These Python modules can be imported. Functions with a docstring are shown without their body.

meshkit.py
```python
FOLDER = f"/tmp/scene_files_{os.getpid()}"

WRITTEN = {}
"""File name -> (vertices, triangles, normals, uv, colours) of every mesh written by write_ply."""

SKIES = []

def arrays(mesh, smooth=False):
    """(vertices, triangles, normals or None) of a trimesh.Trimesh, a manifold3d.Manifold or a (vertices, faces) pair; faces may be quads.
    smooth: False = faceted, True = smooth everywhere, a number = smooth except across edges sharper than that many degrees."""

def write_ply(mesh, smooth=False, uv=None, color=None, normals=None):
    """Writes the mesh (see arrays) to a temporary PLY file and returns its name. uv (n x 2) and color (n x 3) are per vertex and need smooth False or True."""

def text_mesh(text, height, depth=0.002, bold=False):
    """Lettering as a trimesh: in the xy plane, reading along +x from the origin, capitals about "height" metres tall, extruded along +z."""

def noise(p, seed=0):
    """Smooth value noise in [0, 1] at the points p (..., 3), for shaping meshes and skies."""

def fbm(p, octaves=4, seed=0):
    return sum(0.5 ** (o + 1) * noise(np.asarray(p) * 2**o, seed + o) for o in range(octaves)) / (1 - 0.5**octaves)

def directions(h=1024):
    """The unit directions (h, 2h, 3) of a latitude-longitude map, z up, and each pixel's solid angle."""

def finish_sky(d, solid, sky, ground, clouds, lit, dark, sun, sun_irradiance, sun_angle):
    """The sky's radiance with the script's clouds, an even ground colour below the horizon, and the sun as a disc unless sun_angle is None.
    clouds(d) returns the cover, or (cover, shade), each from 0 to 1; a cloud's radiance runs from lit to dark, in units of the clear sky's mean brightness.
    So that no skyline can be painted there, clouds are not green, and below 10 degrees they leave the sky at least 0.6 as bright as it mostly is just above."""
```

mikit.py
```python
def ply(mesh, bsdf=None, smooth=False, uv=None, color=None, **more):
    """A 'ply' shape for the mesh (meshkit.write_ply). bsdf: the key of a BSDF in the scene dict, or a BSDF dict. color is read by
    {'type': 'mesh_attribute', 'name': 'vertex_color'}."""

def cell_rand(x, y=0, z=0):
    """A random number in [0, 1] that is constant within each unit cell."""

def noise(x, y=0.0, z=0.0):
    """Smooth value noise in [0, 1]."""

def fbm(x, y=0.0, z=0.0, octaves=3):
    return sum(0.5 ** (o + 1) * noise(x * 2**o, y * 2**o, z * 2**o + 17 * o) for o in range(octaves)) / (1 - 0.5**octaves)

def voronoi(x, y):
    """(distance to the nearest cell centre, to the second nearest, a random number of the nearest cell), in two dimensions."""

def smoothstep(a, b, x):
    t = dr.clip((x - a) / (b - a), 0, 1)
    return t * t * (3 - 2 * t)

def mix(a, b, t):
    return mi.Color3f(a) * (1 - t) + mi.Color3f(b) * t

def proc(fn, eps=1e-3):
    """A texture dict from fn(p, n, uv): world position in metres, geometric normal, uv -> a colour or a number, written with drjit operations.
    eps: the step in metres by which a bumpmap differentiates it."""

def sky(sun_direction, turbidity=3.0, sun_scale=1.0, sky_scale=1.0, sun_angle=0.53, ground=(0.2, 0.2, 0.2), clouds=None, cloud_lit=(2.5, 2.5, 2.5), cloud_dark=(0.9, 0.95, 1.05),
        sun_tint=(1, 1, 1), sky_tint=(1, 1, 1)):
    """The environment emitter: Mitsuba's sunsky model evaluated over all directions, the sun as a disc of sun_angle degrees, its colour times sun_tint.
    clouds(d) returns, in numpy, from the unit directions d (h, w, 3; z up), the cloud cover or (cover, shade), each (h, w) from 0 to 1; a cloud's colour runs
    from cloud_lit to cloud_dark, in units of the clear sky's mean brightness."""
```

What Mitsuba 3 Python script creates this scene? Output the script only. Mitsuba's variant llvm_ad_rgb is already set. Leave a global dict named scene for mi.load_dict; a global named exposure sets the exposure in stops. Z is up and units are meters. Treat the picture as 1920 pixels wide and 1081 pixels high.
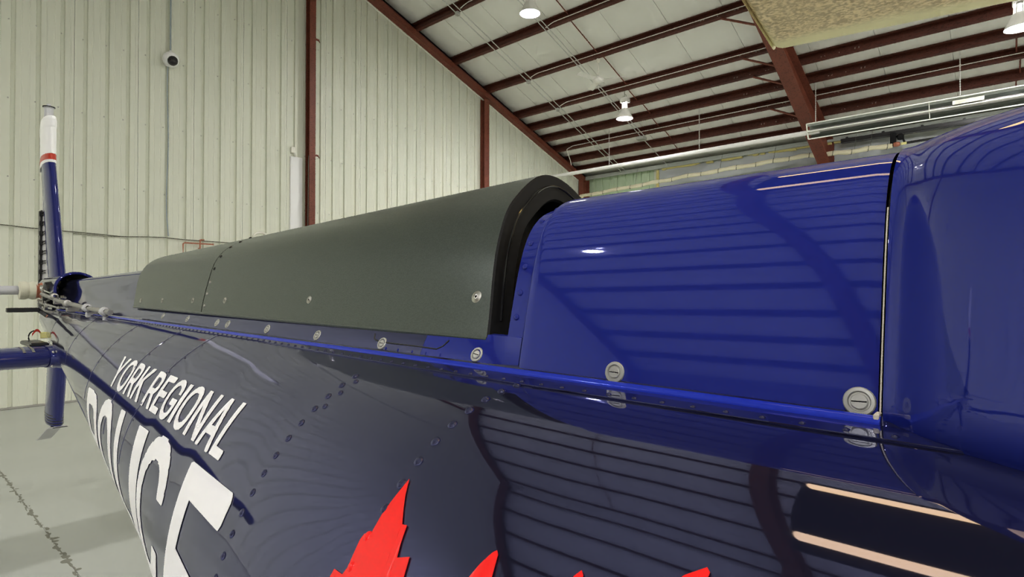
import math
import random
import numpy as np
import trimesh
import drjit as dr
import mitsuba as mi
import mikit
import meshkit
from mikit import proc, noise, fbm, smoothstep, mix
from shapely.geometry import Polygon, box as sbox
from shapely.ops import unary_union

random.seed(7)
RNG = np.random.default_rng(7)
T = mi.ScalarTransform4f
scene, labels = {}, {}

# ------------------------------------------------------------------ camera, light, exposure
H = 1.785                                   # eye height above the hangar floor (metres)
YAW, PIT, ROL = 0.8513257, 0.00970859, 0.00158976
FOVX = math.degrees(2 * math.atan(960 / 1064.61546))
exposure = 0.17
_f = np.array([-math.cos(YAW), math.sin(YAW), 0.0])
_r = np.array([math.sin(YAW), math.cos(YAW), 0.0])
_u = np.array([0, 0, 1.0])
FWD = _f * math.cos(PIT) + _u * math.sin(PIT)
UP2 = _u * math.cos(PIT) - _f * math.sin(PIT)
UP = UP2 * math.cos(ROL) - _r * math.sin(ROL)
scene['camera'] = {'type': 'perspective', 'fov': FOVX, 'fov_axis': 'x', 'near_clip': 0.01, 'far_clip': 200.0,
                   'to_world': T().look_at(origin=[0, 0, H], target=(np.array([0, 0, H]) + FWD).tolist(), up=UP.tolist())}
LAMP = [400, 392, 380]                      # high bay lens radiance
BELL = [13, 12.8, 11.8]                      # glow of the acrylic bell above the lens
WARM = [5.2, 3.3, 0.9]                        # warm strip tubes over the helicopter

# ------------------------------------------------------------------ materials
def pr(key, color, rough=0.5, spec=0.5, metal=0.0, **kw):
    c = color if isinstance(color, dict) else {'type': 'rgb', 'value': list(color)}
    b = {'type': 'principled', 'base_color': c, 'roughness': rough, 'specular': spec, 'metallic': metal, **kw}
    scene[key] = {'type': 'twosided', 'bsdf': b}

def bump(key, fn, scale, eps=2e-3):
    scene[key]['bsdf'] = {'type': 'bumpmap', 'texture': proc(fn, eps=eps), 'scale': scale, 'bsdf': scene[key]['bsdf']}

def f_wall(p, n, uv):
    a = fbm(p.y * 0.9, p.z * 0.5, p.x * 0.9, 3)
    b = noise(p.y * 7, p.z * 0.5, p.x * 7)
    return mix((0.575, 0.590, 0.495), (0.635, 0.645, 0.55), a) * (0.97 + 0.04 * b)

def f_floor(p, n, uv):
    a = fbm(p.x * 0.6, p.y * 0.6, 0, 4)
    b = fbm(p.x * 5, p.y * 5, 3, 3)
    c = mix((0.285, 0.296, 0.268), (0.345, 0.356, 0.325), a)
    st = smoothstep(0.60, 0.72, b) * smoothstep(0.5, 0.75, a)
    return c * (1 - 0.16 * st)

def f_red(p, n, uv):
    a = fbm(p.x * 3, p.y * 3, p.z * 3, 3)
    sp = smoothstep(0.62, 0.75, noise(p.x * 45, p.y * 45, p.z * 45))
    return mix((0.110, 0.028, 0.016), (0.170, 0.046, 0.026), a) * (1 - 0.35 * sp)

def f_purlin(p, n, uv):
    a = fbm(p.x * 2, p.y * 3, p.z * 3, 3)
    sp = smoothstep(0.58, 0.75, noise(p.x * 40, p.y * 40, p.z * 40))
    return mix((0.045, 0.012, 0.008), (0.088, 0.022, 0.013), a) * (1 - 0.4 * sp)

def f_ceil(p, n, uv):
    a = fbm(p.x * 0.8, p.y * 0.8, 1, 3)
    return mix((0.74, 0.74, 0.69), (0.82, 0.82, 0.77), a)

def f_gold(p, n, uv):
    v = fbm(p.x * 48, p.y * 48, p.z * 48, 2)
    a = fbm(p.x * 1.6, p.y * 1.6, p.z * 2, 2)
    # rough speckled coating over the underside, smooth skin along the rounded edge
    yy = (p.y - 5.58) - 0.087 * (p.x + 1.62)
    k = smoothstep(-0.26, -0.46, yy + 0.20 * (a - 0.5)) * smoothstep(-0.02, 0.22, p.x + 1.62 + 0.1 * a)
    sm = mix((0.60, 0.56, 0.31), (0.72, 0.66, 0.38), a)
    sp = mix((0.36, 0.275, 0.14), (0.68, 0.545, 0.31), smoothstep(0.25, 0.78, v))
    return sm * (1 - k) + sp * k

def f_cover(p, n, uv):
    v = noise(p.x * 420, p.y * 420, p.z * 420)
    return mix((0.064, 0.079, 0.072), (0.082, 0.098, 0.090), v)

def f_cream(p, n, uv):
    a = fbm(p.x * 5, p.y * 5, p.z * 5, 3)
    return mix((0.58, 0.54, 0.38), (0.72, 0.68, 0.50), a)

def f_insul(p, n, uv):
    a = fbm(p.x * 1.3, p.y, p.z * 2.5, 4)
    return mix((0.30, 0.32, 0.33), (0.44, 0.46, 0.46), a)

pr('wall_mat', proc(f_wall), 0.42, 0.4)
pr('floor_mat', proc(f_floor), 0.30, 0.4)
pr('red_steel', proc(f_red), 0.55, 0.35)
pr('purlin_red', proc(f_purlin), 0.55, 0.3)  # darker copy of the red of the rafters and columns, for purlins only
pr('ceil_mat', proc(f_ceil), 0.55, 0.3)
pr('gold_mat', proc(f_gold), 0.42, 0.5)
bump('gold_mat', lambda p, n, uv: fbm(p.x * 26, p.y * 26, p.z * 26, 2), 0.02, 4e-3)
pr('cover_mat', proc(f_cover), 0.26, 1.0, 0.62)
pr('cream_mat', proc(f_cream), 0.6, 0.3)
pr('insul_mat', proc(f_insul), 0.5, 0.4)
bump('insul_mat', lambda p, n, uv: fbm(p.x * 2.2 + p.z, p.z * 4, 0, 3), 0.12, 1e-2)
pr('blue_mat', (0.0155, 0.025, 0.235), 0.03, 1.0, 0.33)
pr('deep_blue', (0.012, 0.016, 0.13), 0.035, 0.8, 0.30)
pr('navy_mat', (0.110, 0.116, 0.265), 0.03, 0.6, 0.94)
pr('blue_flake', (0.016, 0.036, 0.46), 0.14, 0.6, 0.35)
pr('black_satin', (0.012, 0.012, 0.013), 0.30, 0.5)
pr('black_gloss', (0.006, 0.006, 0.007), 0.10, 0.6)
pr('matte_black', (0.004, 0.004, 0.005), 0.7, 0.2)
pr('white_paint', (0.80, 0.80, 0.80), 0.12, 0.5)
pr('white_decal', (0.78, 0.77, 0.80), 0.18, 0.5)
pr('red_decal', (0.78, 0.012, 0.012), 0.18, 0.5)
pr('red_stripe', (0.42, 0.035, 0.02), 0.2, 0.5)
pr('steel', (0.62, 0.61, 0.58), 0.28, 0.5, 1.0)
pr('dull_steel', (0.40, 0.39, 0.37), 0.42, 0.5, 0.8)
pr('fastener_mat', (0.36, 0.36, 0.34), 0.38, 0.5, 0.45)
pr('chrome', (0.80, 0.80, 0.80), 0.10, 0.5, 1.0)
pr('grey_tube', (0.42, 0.42, 0.44), 0.30, 0.5)
pr('galvanised', (0.56, 0.57, 0.55), 0.35, 0.5, 0.55)
pr('trim_mat', (0.74, 0.73, 0.66), 0.5, 0.3)
pr('lamp_body', (0.78, 0.77, 0.73), 0.35, 0.5)
pr('heater_inner', (0.30, 0.32, 0.30), 0.30, 0.5, 0.7)
pr('heater_edge', (0.66, 0.68, 0.60), 0.4, 0.5)
pr('heater_tube', (0.66, 0.66, 0.62), 0.4, 0.5)
pr('seal_mat', (0.55, 0.50, 0.42), 0.6, 0.2)
pr('green_panel', (0.42, 0.52, 0.36), 0.45, 0.4)
pr('grey_trim', (0.36, 0.39, 0.35), 0.5, 0.4)
pr('yellow_fuzz', (0.55, 0.48, 0.20), 0.9, 0.1)
pr('copper_mat', (0.34, 0.12, 0.07), 0.4, 0.5, 0.3)
pr('stain_mat', (0.16, 0.16, 0.13), 0.8, 0.1)
pr('wire_mat', (0.26, 0.30, 0.33), 0.5, 0.4)
pr('dark_wire', (0.10, 0.10, 0.08), 0.6, 0.3)
pr('left_wall_mat', (0.20, 0.17, 0.14), 0.6, 0.3)
pr('yellow_label', (0.75, 0.70, 0.28), 0.5, 0.3)
pr('label_mat', (0.52, 0.51, 0.40), 0.5, 0.3)
scene['dome_glass'] = {'type': 'twosided', 'bsdf': {'type': 'principled', 'base_color': {'type': 'rgb', 'value': [0.008, 0.007, 0.010]}, 'roughness': 0.06, 'specular': 0.6}}

# ------------------------------------------------------------------ mesh helpers
def numbered(key):
    if key not in scene and key not in labels:
        return key
    k = 1
    while f'{key}_{k:03d}' in scene or f'{key}_{k:03d}' in labels:
        k += 1
    return f'{key}_{k:03d}'

def thing(name, label, cat, group=None):
    key = numbered(name)
    labels[key] = {'label': label, 'category': cat}
    if group:
        labels[key]['group'] = group
    return key

def obj(name, mesh, bsdf, parent=None, smooth=False, label=None, kind=None, **more):
    key = numbered(f'{parent}__{name}' if parent else name)
    scene[key] = mikit.ply(mesh, bsdf, smooth, **more)
    if label or kind:
        labels[key] = {}
        if label:
            labels[key]['label'] = label
        if kind:
            labels[key]['kind'] = kind
    return key

def solo(name, mesh, bsdf, label, cat, group=None, smooth=False):
    key = obj(name, mesh, bsdf, None, smooth)
    labels[key] = {'label': label, 'category': cat}
    if group:
        labels[key]['group'] = group
    return key

def struct(name, label=None, mesh=None, bsdf=None, smooth=False):
    if mesh is not None:
        scene[name] = mikit.ply(mesh, bsdf, smooth)
    labels[name] = {'kind': 'structure', 'label': label or name.replace('_', ' ')}
    return name

def cat(*ms):
    vs, fs, o = [], [], 0
    for m in ms:
        v, f = (np.asarray(m.vertices), np.asarray(m.faces)) if hasattr(m, 'vertices') else m
        vs.append(v); fs.append(f + o); o += len(v)
    return trimesh.Trimesh(np.vstack(vs), np.vstack(fs), process=False)

def box(x0, x1, y0, y1, z0, z1):
    v = np.array([[x, y, z] for x in (x0, x1) for y in (y0, y1) for z in (z0, z1)], float)
    f = np.array([[0, 1, 3], [0, 3, 2], [4, 6, 7], [4, 7, 5], [0, 4, 5], [0, 5, 1], [2, 3, 7], [2, 7, 6], [0, 2, 6], [0, 6, 4], [1, 5, 7], [1, 7, 3]])
    return trimesh.Trimesh(v, f, process=False)

def bev(x0, x1, y0, y1, z0, z1, r=0.004):
    """Box with chamfered edges (convex hull of three inset boxes)."""
    pts = []
    for a, b, c in ((0, r, r), (r, 0, r), (r, r, 0)):
        for x in (x0 + a, x1 - a):
            for y in (y0 + b, y1 - b):
                for z in (z0 + c, z1 - c):
                    pts.append((x, y, z))
    return trimesh.convex.convex_hull(np.array(pts))

def outward(m, d=None):
    """Flip the mesh so that its normals leave its middle (or lean along d)."""
    m = trimesh.Trimesh(m.vertices, m.faces, process=False)
    c = m.triangles_center - np.asarray(m.vertices).mean(0)
    ref = c if d is None else np.broadcast_to(d, c.shape)
    if (np.cross(m.triangles[:, 1] - m.triangles[:, 0], m.triangles[:, 2] - m.triangles[:, 0]) * ref).sum() < 0:
        m = trimesh.Trimesh(m.vertices, m.faces[:, ::-1], process=False)
    return m

def grid(P, close_u=False, close_v=False):
    P = np.asarray(P, float)
    n, m = P.shape[:2]
    idx = np.arange(n * m).reshape(n, m)
    if close_u:
        idx = np.vstack([idx, idx[:1]])
    if close_v:
        idx = np.hstack([idx, idx[:, :1]])
    a, b, c, d = idx[:-1, :-1], idx[1:, :-1], idx[1:, 1:], idx[:-1, 1:]
    f = np.vstack([np.stack([a, b, c], -1).reshape(-1, 3), np.stack([a, c, d], -1).reshape(-1, 3)])
    return trimesh.Trimesh(P.reshape(-1, 3), f, process=False)

def capfan(ring):
    ring = np.asarray(ring, float)
    v = np.vstack([ring, ring.mean(0)])
    n = len(ring)
    return trimesh.Trimesh(v, np.array([[i, (i + 1) % n, n] for i in range(n)]), process=False)

def tube(pts, r, sides=8, cap=True):
    p = np.asarray(pts, float)
    t = np.gradient(p, axis=0)
    t /= np.linalg.norm(t, axis=1, keepdims=True) + 1e-12
    ref = np.array([0, 0, 1.0]) if abs(t[:, 2]).mean() < 0.8 else np.array([1.0, 0, 0])
    a = np.cross(t, ref); a /= np.linalg.norm(a, axis=1, keepdims=True) + 1e-12
    b = np.cross(t, a)
    ang = np.arange(sides) * 2 * np.pi / sides
    R = np.broadcast_to(np.asarray(r, float), (len(p),))[:, None, None]
    P = p[:, None] + R * (np.cos(ang)[None, :, None] * a[:, None] + np.sin(ang)[None, :, None] * b[:, None])
    m = grid(P, close_v=True)
    return cat(m, capfan(P[0]), capfan(P[-1])) if cap else m

def lathe(profile, axis=(0, 0, 1), at=(0, 0, 0), sides=24):
    """profile: (radius, height) pairs along axis."""
    axis = np.asarray(axis, float); axis /= np.linalg.norm(axis)
    ref = np.array([1.0, 0, 0]) if abs(axis[0]) < 0.9 else np.array([0, 1.0, 0])
    a = np.cross(axis, ref); a /= np.linalg.norm(a); b = np.cross(axis, a)
    ang = np.arange(sides) * 2 * np.pi / sides
    P = np.array([[np.asarray(at) + axis * h + r * (math.cos(q) * a + math.sin(q) * b) for q in ang] for r, h in profile])
    return grid(P, close_v=True)

def prism(poly, d, fn):
    """Extrude a 2D polygon by depth d; fn maps (n,3) local (u, v, w) to world."""
    m = trimesh.creation.extrude_polygon(poly, d, engine='earcut')
    return trimesh.Trimesh(fn(np.asarray(m.vertices)), m.faces, process=False)

def xprism(pts_yz, x0, x1):
    def fn(v):
        return np.stack([x0 + v[:, 2], v[:, 0], v[:, 1]], 1)
    return prism(Polygon(pts_yz), x1 - x0, fn)

def yprism(pts_xz, y0, y1):
    return prism(Polygon(pts_xz), y1 - y0, lambda v: np.stack([v[:, 0], y0 + v[:, 2], v[:, 1]], 1))

def cone(at, axis, r0, r1, h, sides=8):
    return lathe([(r0, 0), (r1, h * 0.7), (1e-4, h)], axis, at, sides)

# ------------------------------------------------------------------ the hangar
GX, FX = -11.567, 11.40                     # the two gable walls
YR, YE, YL = 0.97, 17.2, -15.26             # ridge, right eave, left eave
def roof(y, c):                             # the plane c of the right slope, mirrored at the ridge
    return c - (y if y >= YR else 2 * YR - y) / 3.0

struct('floor', 'pale grey green polished concrete hangar floor')
joint = 0.91
for k, (ya, yb) in enumerate([(YL, joint - 5.49), (joint - 5.49 + 0.006, joint), (joint + 0.006, joint + 5.49), (joint + 5.496, YE)]):
    obj('slab', box(GX, FX, ya, yb, -0.15, 0.0), 'floor_mat', 'floor')
obj('joint_filler', box(GX, FX, joint - 5.6, joint + 5.6, -0.16, -0.003), 'fastener_mat', 'floor')
cr = []
for k in range(230):
    x = -11.3 + 7.6 * k / 230
    w = 0.003 + 0.007 * RNG.random()
    y = joint + 0.003 + 0.008 * RNG.normal()
    q = 1 + 3.5 * RNG.random() ** 4
    b_ = trimesh.creation.icosphere(subdivisions=1, radius=1.0)
    b_.vertices = b_.vertices * [0.012 + 0.03 * RNG.random(), w * q, 0.0016] + [x + 0.02 * RNG.random(), y, 0.0]
    cr.append(b_)
obj('joint_stain', cat(*cr), 'stain_mat', 'floor', kind='stuff', label='dark crumbling edges of the floor joint')

RIB0, PITCH = 1.49, 0.3048
def panel_profile(y0, width, ribs):
    """(y, depth) polyline of a ribbed liner panel; depth is how far a rib is set back from the room."""
    pts = [(y0 + 0.002, 0.0)]
    for k in range(ribs):
        c = y0 + PITCH * (k + 0.5)
        pts += [(c - 0.032, 0), (c - 0.020, 0.036), (c + 0.020, 0.036), (c + 0.032, 0)]
        for q in (0.10, 0.20):
            if k < ribs - 1 or q < 0.12:
                pts += [(c + q - 0.012, 0), (c + q, 0.004), (c + q + 0.012, 0)]
    pts.append((y0 + width - 0.002, 0.0))
    pts.append((y0 + width - 0.002, 0.012))
    return pts

def ribbed(prof, bottom, top, place):
    a = np.array([[place(y, d, bottom(y)), place(y, d, top(y))] for y, d in prof])
    return grid(a)

wall = struct('wall_back', 'cream ribbed metal gable wall behind the tail of the helicopter')
W3 = 3 * PITCH
y = RIB0 - PITCH * 0.5 - W3 * 18
while y < YE - 0.05:
    prof = [q for q in panel_profile(y, W3, 3) if YL < q[0] < YE]
    if len(prof) > 3:
        obj('panel', ribbed(prof, lambda q: 2.69, lambda q: roof(q, 11.62), lambda q, d, z: (GX - d, q, z)), 'wall_mat', wall)
        # lower sheet, lapped over the upper one, its top edge dipping at every rib
        pl = [q for q in panel_profile(y, W3, 3) if YL < q[0] < YE]
        def dip(q, y0=y):
            k = (q - y0) / PITCH % 1.0
            return 2.735 - 0.065 * max(0.0, 1 - abs(k - 0.5) / 0.10)
        obj('lower_panel', ribbed(pl, lambda q: 0.0, dip, lambda q, d, z: (GX + 0.010 - d * 0.9, q, z)), 'wall_mat', wall)
    y += W3
sc = []
for z in (1.17, 2.375, 3.585, 4.79, 6.01, 7.22, 8.43, 9.64):
    k = -54
    while RIB0 + k * PITCH < YE - 0.1:
        yy = RIB0 + k * PITCH - 0.045 + 0.012 * RNG.normal()
        if yy > YL and z < roof(yy, 11.35):
            sc.append(lathe([(0.0105, 0), (0.0105, 0.004), (0.006, 0.005), (0.005, 0.011), (1e-4, 0.012)], (1, 0, 0), (GX, yy, z + 0.01 * RNG.normal()), 6))
        k += 1
obj('screw_heads', cat(*sc), 'dull_steel', wall, kind='stuff', label='small hex screws in rows across the wall')
struct('trim_1', 'thin white trim strip along the top of the gable wall, under the red rafter')
for s in (1, -1):
    ys = (YR, YE) if s > 0 else (YL, YR)
    P = [(ys[0], roof(ys[0], 11.415)), (ys[1], roof(ys[1], 11.415)), (ys[1], roof(ys[1], 11.475)), (ys[0], roof(ys[0], 11.475))]
    obj('strip', xprism(P, GX - 0.02, GX + 0.035), 'trim_mat', 'trim_1')
struct('baseboard_back', 'dirty base trim where the gable wall meets the floor', bev(GX - 0.02, GX + 0.02, YL, YE, 0.0, 0.035, 0.006), 'dull_steel')

wr = struct('wall_right', 'low side wall under the eave, green panels and grey insulation')
x = GX
while x < FX - 0.05:
    green = x < -8.9
    prof = [q for q in panel_profile(x, W3, 3) if q[0] < FX]
    obj('panel', ribbed(prof, lambda q: 0.0, lambda q: 5.95, lambda q, d, z: (q, YE + d, z)), 'green_panel' if green else 'wall_mat', wr)
    x += W3
n = 60
for k, (xa, xb) in enumerate([(-8.62, -5.5), (-5.5, -2.4), (-2.4, 0.9), (0.9, 4.2)]):
    P = np.array([[(xa + (xb - xa + 0.02) * i / n, 17.13 - 0.03 * math.sin(2.1 * i / n * math.pi + k) - 0.025 * meshkit.noise(np.array([i * 0.22 + k * 9, j * 0.8, 2.0])), 2.2 + 3.66 * j / 20) for j in range(21)] for i in range(n + 1)])
    obj('insulation_blanket', grid(P), 'insul_mat', wr, True, label='grey faced insulation blanket')
fz = [bev(-8.70 + 0.02 * RNG.normal(), -8.60, 17.06, 17.14, 5.1 + 0.12 * k, 5.25 + 0.12 * k, 0.02) for k in range(6)]
for k in range(90):
    xx = -8.5 + 9.0 * RNG.random()
    fz.append(bev(xx, xx + 0.10 + 0.25 * RNG.random(), 17.03, 17.12, 5.83 + 0.015 * RNG.normal(), 5.865 + 0.012 * RNG.random(), 0.008))
obj('torn_edge', cat(*fz), 'yellow_fuzz', wr, kind='stuff', label='torn yellowish fibre edge of the insulation')
struct('trim_2', 'grey green eave trim running along the top of the side wall', cat(bev(GX, FX, 17.0, 17.22, 5.90, 5.99, 0.008), bev(GX, FX, 16.98, 17.02, 5.86, 5.93, 0.006)), 'grey_trim')
wl = struct('wall_left', 'far side wall of the hangar', box(GX, FX, YL - 0.1, YL, 0, 6.0), 'left_wall_mat')
wf = struct('wall_front', 'gable wall behind the camera')
y = YL
while y < YE - 0.05:
    prof = [q for q in panel_profile(y, W3, 3) if q[0] < YE]
    obj('panel', ribbed(prof, lambda q: 0.0, lambda q: roof(q, 11.62), lambda q, d, z: (FX + d, q, z)), 'wall_mat', wf)
    y += W3

struct('ceiling', 'white faced insulation ceiling between the red purlins')
CC = 11.816
xs = [GX] + [-10.62 + 1.219 * k for k in range(18) if -10.62 + 1.219 * k < FX] + [FX]
for s in (1, -1):
    for xa, xb in zip(xs[:-1], xs[1:]):
        P = []
        for i in range(7):
            u = i / 6
            xx = xa + 0.004 + (xb - xa - 0.008) * u
            dd = 0.014 * (1 if i in (0, 6) else 0)
            row = []
            for j in range(2):
                yy = (YR if j == 0 else YE + 0.1) if s > 0 else (YR if j == 0 else YL - 0.1)
                row.append((xx, yy, roof(yy, CC) + dd + 0.003 * math.sin(math.pi * u)))
            P.append(row)
        obj('panel', grid(P), 'ceil_mat', 'ceiling')
    ys = (YR, YE + 0.1) if s > 0 else (YL - 0.1, YR)
    obj('backing', xprism([(ys[0], roof(ys[0], CC) + 0.03), (ys[1], roof(ys[1], CC) + 0.03), (ys[1], roof(ys[1], CC) + 0.06), (ys[0], roof(ys[0], CC) + 0.06)], GX, FX), 'ceil_mat', 'ceiling')

# --- purlins: Z sections 200 mm deep
NV = np.array([0, 1 / 3, 1.0]) / math.hypot(1 / 3, 1)
DV = np.array([0, 1.0, -1 / 3]) / math.hypot(1 / 3, 1)
def purlin_mesh(ye, x0, x1, mirror=False):
    t = 0.005
    web = 0.078
    prof = [(0, 0.0), (0, 0.030), (-t, 0.030), (-t, t), (-web + t, t), (-web + t, 0.198), (-web - 0.070, 0.198), (-web - 0.070, 0.172), (-web - 0.065, 0.172), (-web - 0.065, 0.193), (-web, 0.193), (-web, 0.0)]
    base = np.array([0, ye, 11.60 - ye / 3])
    def fn(v):
        p = base + v[:, :1] * DV + v[:, 1:2] * NV
        p[:, 0] = x0 + v[:, 2]
        if mirror:
            p[:, 1] = 2 * YR - p[:, 1]
        return p
    return prism(Polygon(prof), x1 - x0, fn)

PY = [1.40, 2.68, 4.00, 5.33, 6.66, 7.99, 9.31, 10.65, 11.95, 13.27, 13.94, 14.61, 15.26, 15.95, 16.62]
ordn = {9.31: 'topmost red roof purlin reaching the gable rafter in view', 10.65: 'second red roof purlin from the top along the gable rafter', 11.95: 'third red roof purlin from the top, with a white conduit on it, above the fan',
        13.27: 'fourth red roof purlin from the top, carrying the lamp near the fan', 13.94: 'fifth red roof purlin from the top, first of the closely spaced ones', 14.61: 'sixth red roof purlin from the top, the tube heater hangs from it',
        15.26: 'seventh red roof purlin from the top, with a conduit along it', 15.95: 'eighth red roof purlin from the top, third from the eave', 16.62: 'lowest red roof purlin, just above the eave trim'}
for ye in PY:
    for mir in (False, True):
        if mir and ye in (13.94, 15.26, 16.62):
            continue
        lab = ordn.get(ye) if not mir else None
        if lab is None:
            lab = 'red roof purlin of the far roof slope, outside the picture' if mir else 'red roof purlin nearer the ridge, outside the picture'
        p = thing('roof_purlin', lab, 'beam', 'red roof purlins')
        obj('beam', purlin_mesh(ye, GX + 0.03, FX - 0.02, mir), 'purlin_red', p)
        if not mir and ye > 11:
            bl = []
            for fx in (-3.65,):
                for dx in (-1.35, -1.28, -0.98, -0.62, -0.55, 0.55, 0.62, 0.9, 1.2, 1.27):
                    for h in ((0.05,) if abs(dx) < 1 else (0.05, 0.075)):
                        c = np.array([fx + dx, ye, 11.60 - ye / 3]) - DV * 0.079 + NV * h
                        bl.append(cone(c, -DV, 0.011, 0.008, 0.010, 6))
            obj('bolts', cat(*bl), 'steel', p, kind='stuff', label='pale bolt heads by the roof frame')
            if ye < 13.5:
                rv = [cone(np.array([xx, ye, 11.60 - ye / 3]) - DV * 0.03 - NV * 0.001, -NV, 0.006, 0.004, 0.004, 5) for xx in np.arange(-11.1, -8.2, 0.17)]
                obj('rivets', cat(*rv), 'dull_steel', p, kind='stuff')

# --- gable rafter, frames, columns
def ibeam_slope(x0, x1, pts_top, pts_bot, tf=0.016, tw=0.012):
    """I section in the yz plane following a top and a bottom polyline; flanges from x0 to x1."""
    xc = (x0 + x1) / 2
    ms = []
    top, bot = np.array(pts_top, float), np.array(pts_bot, float)
    ms.append(xprism(np.vstack([top, bot[::-1]]), xc - tw / 2, xc + tw / 2))
    for a, s in ((top, -1), (bot, 1)):
        ms.append(xprism(np.vstack([a, (a + [0, s * tf])[::-1]]), x0, x1))
    return ms

def rafter_half(s, x0, x1, ct, cb):
    ys = (YR, YE - 0.25) if s > 0 else (YL + 0.25, YR)
    return [xprism([(ys[0], roof(ys[0], cb)), (ys[1], roof(ys[1], cb)), (ys[1], roof(ys[1], cb) + 0.014), (ys[0], roof(ys[0], cb) + 0.014)], x0, x1),
            xprism([(ys[0], roof(ys[0], ct) - 0.014), (ys[1], roof(ys[1], ct) - 0.014), (ys[1], roof(ys[1], ct)), (ys[0], roof(ys[0], ct))], x0, x1),
            xprism([(ys[0], roof(ys[0], cb)), (ys[1], roof(ys[1], cb)), (ys[1], roof(ys[1], ct)), (ys[0], roof(ys[0], ct))], x1 - 0.03, x1 - 0.015)]

for xa, xb, lab in ((-11.53, -11.36, 'dark red sloping gable rafter along the top of the cream wall'), (11.2, 11.36, 'red gable rafter above the wall behind the camera')):
    g = thing('gable_rafter', lab, 'beam')
    for s in (1, -1):
        obj('beam', cat(*rafter_half(s, xa, xb, 11.60, 11.43)), 'red_steel', g)

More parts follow.
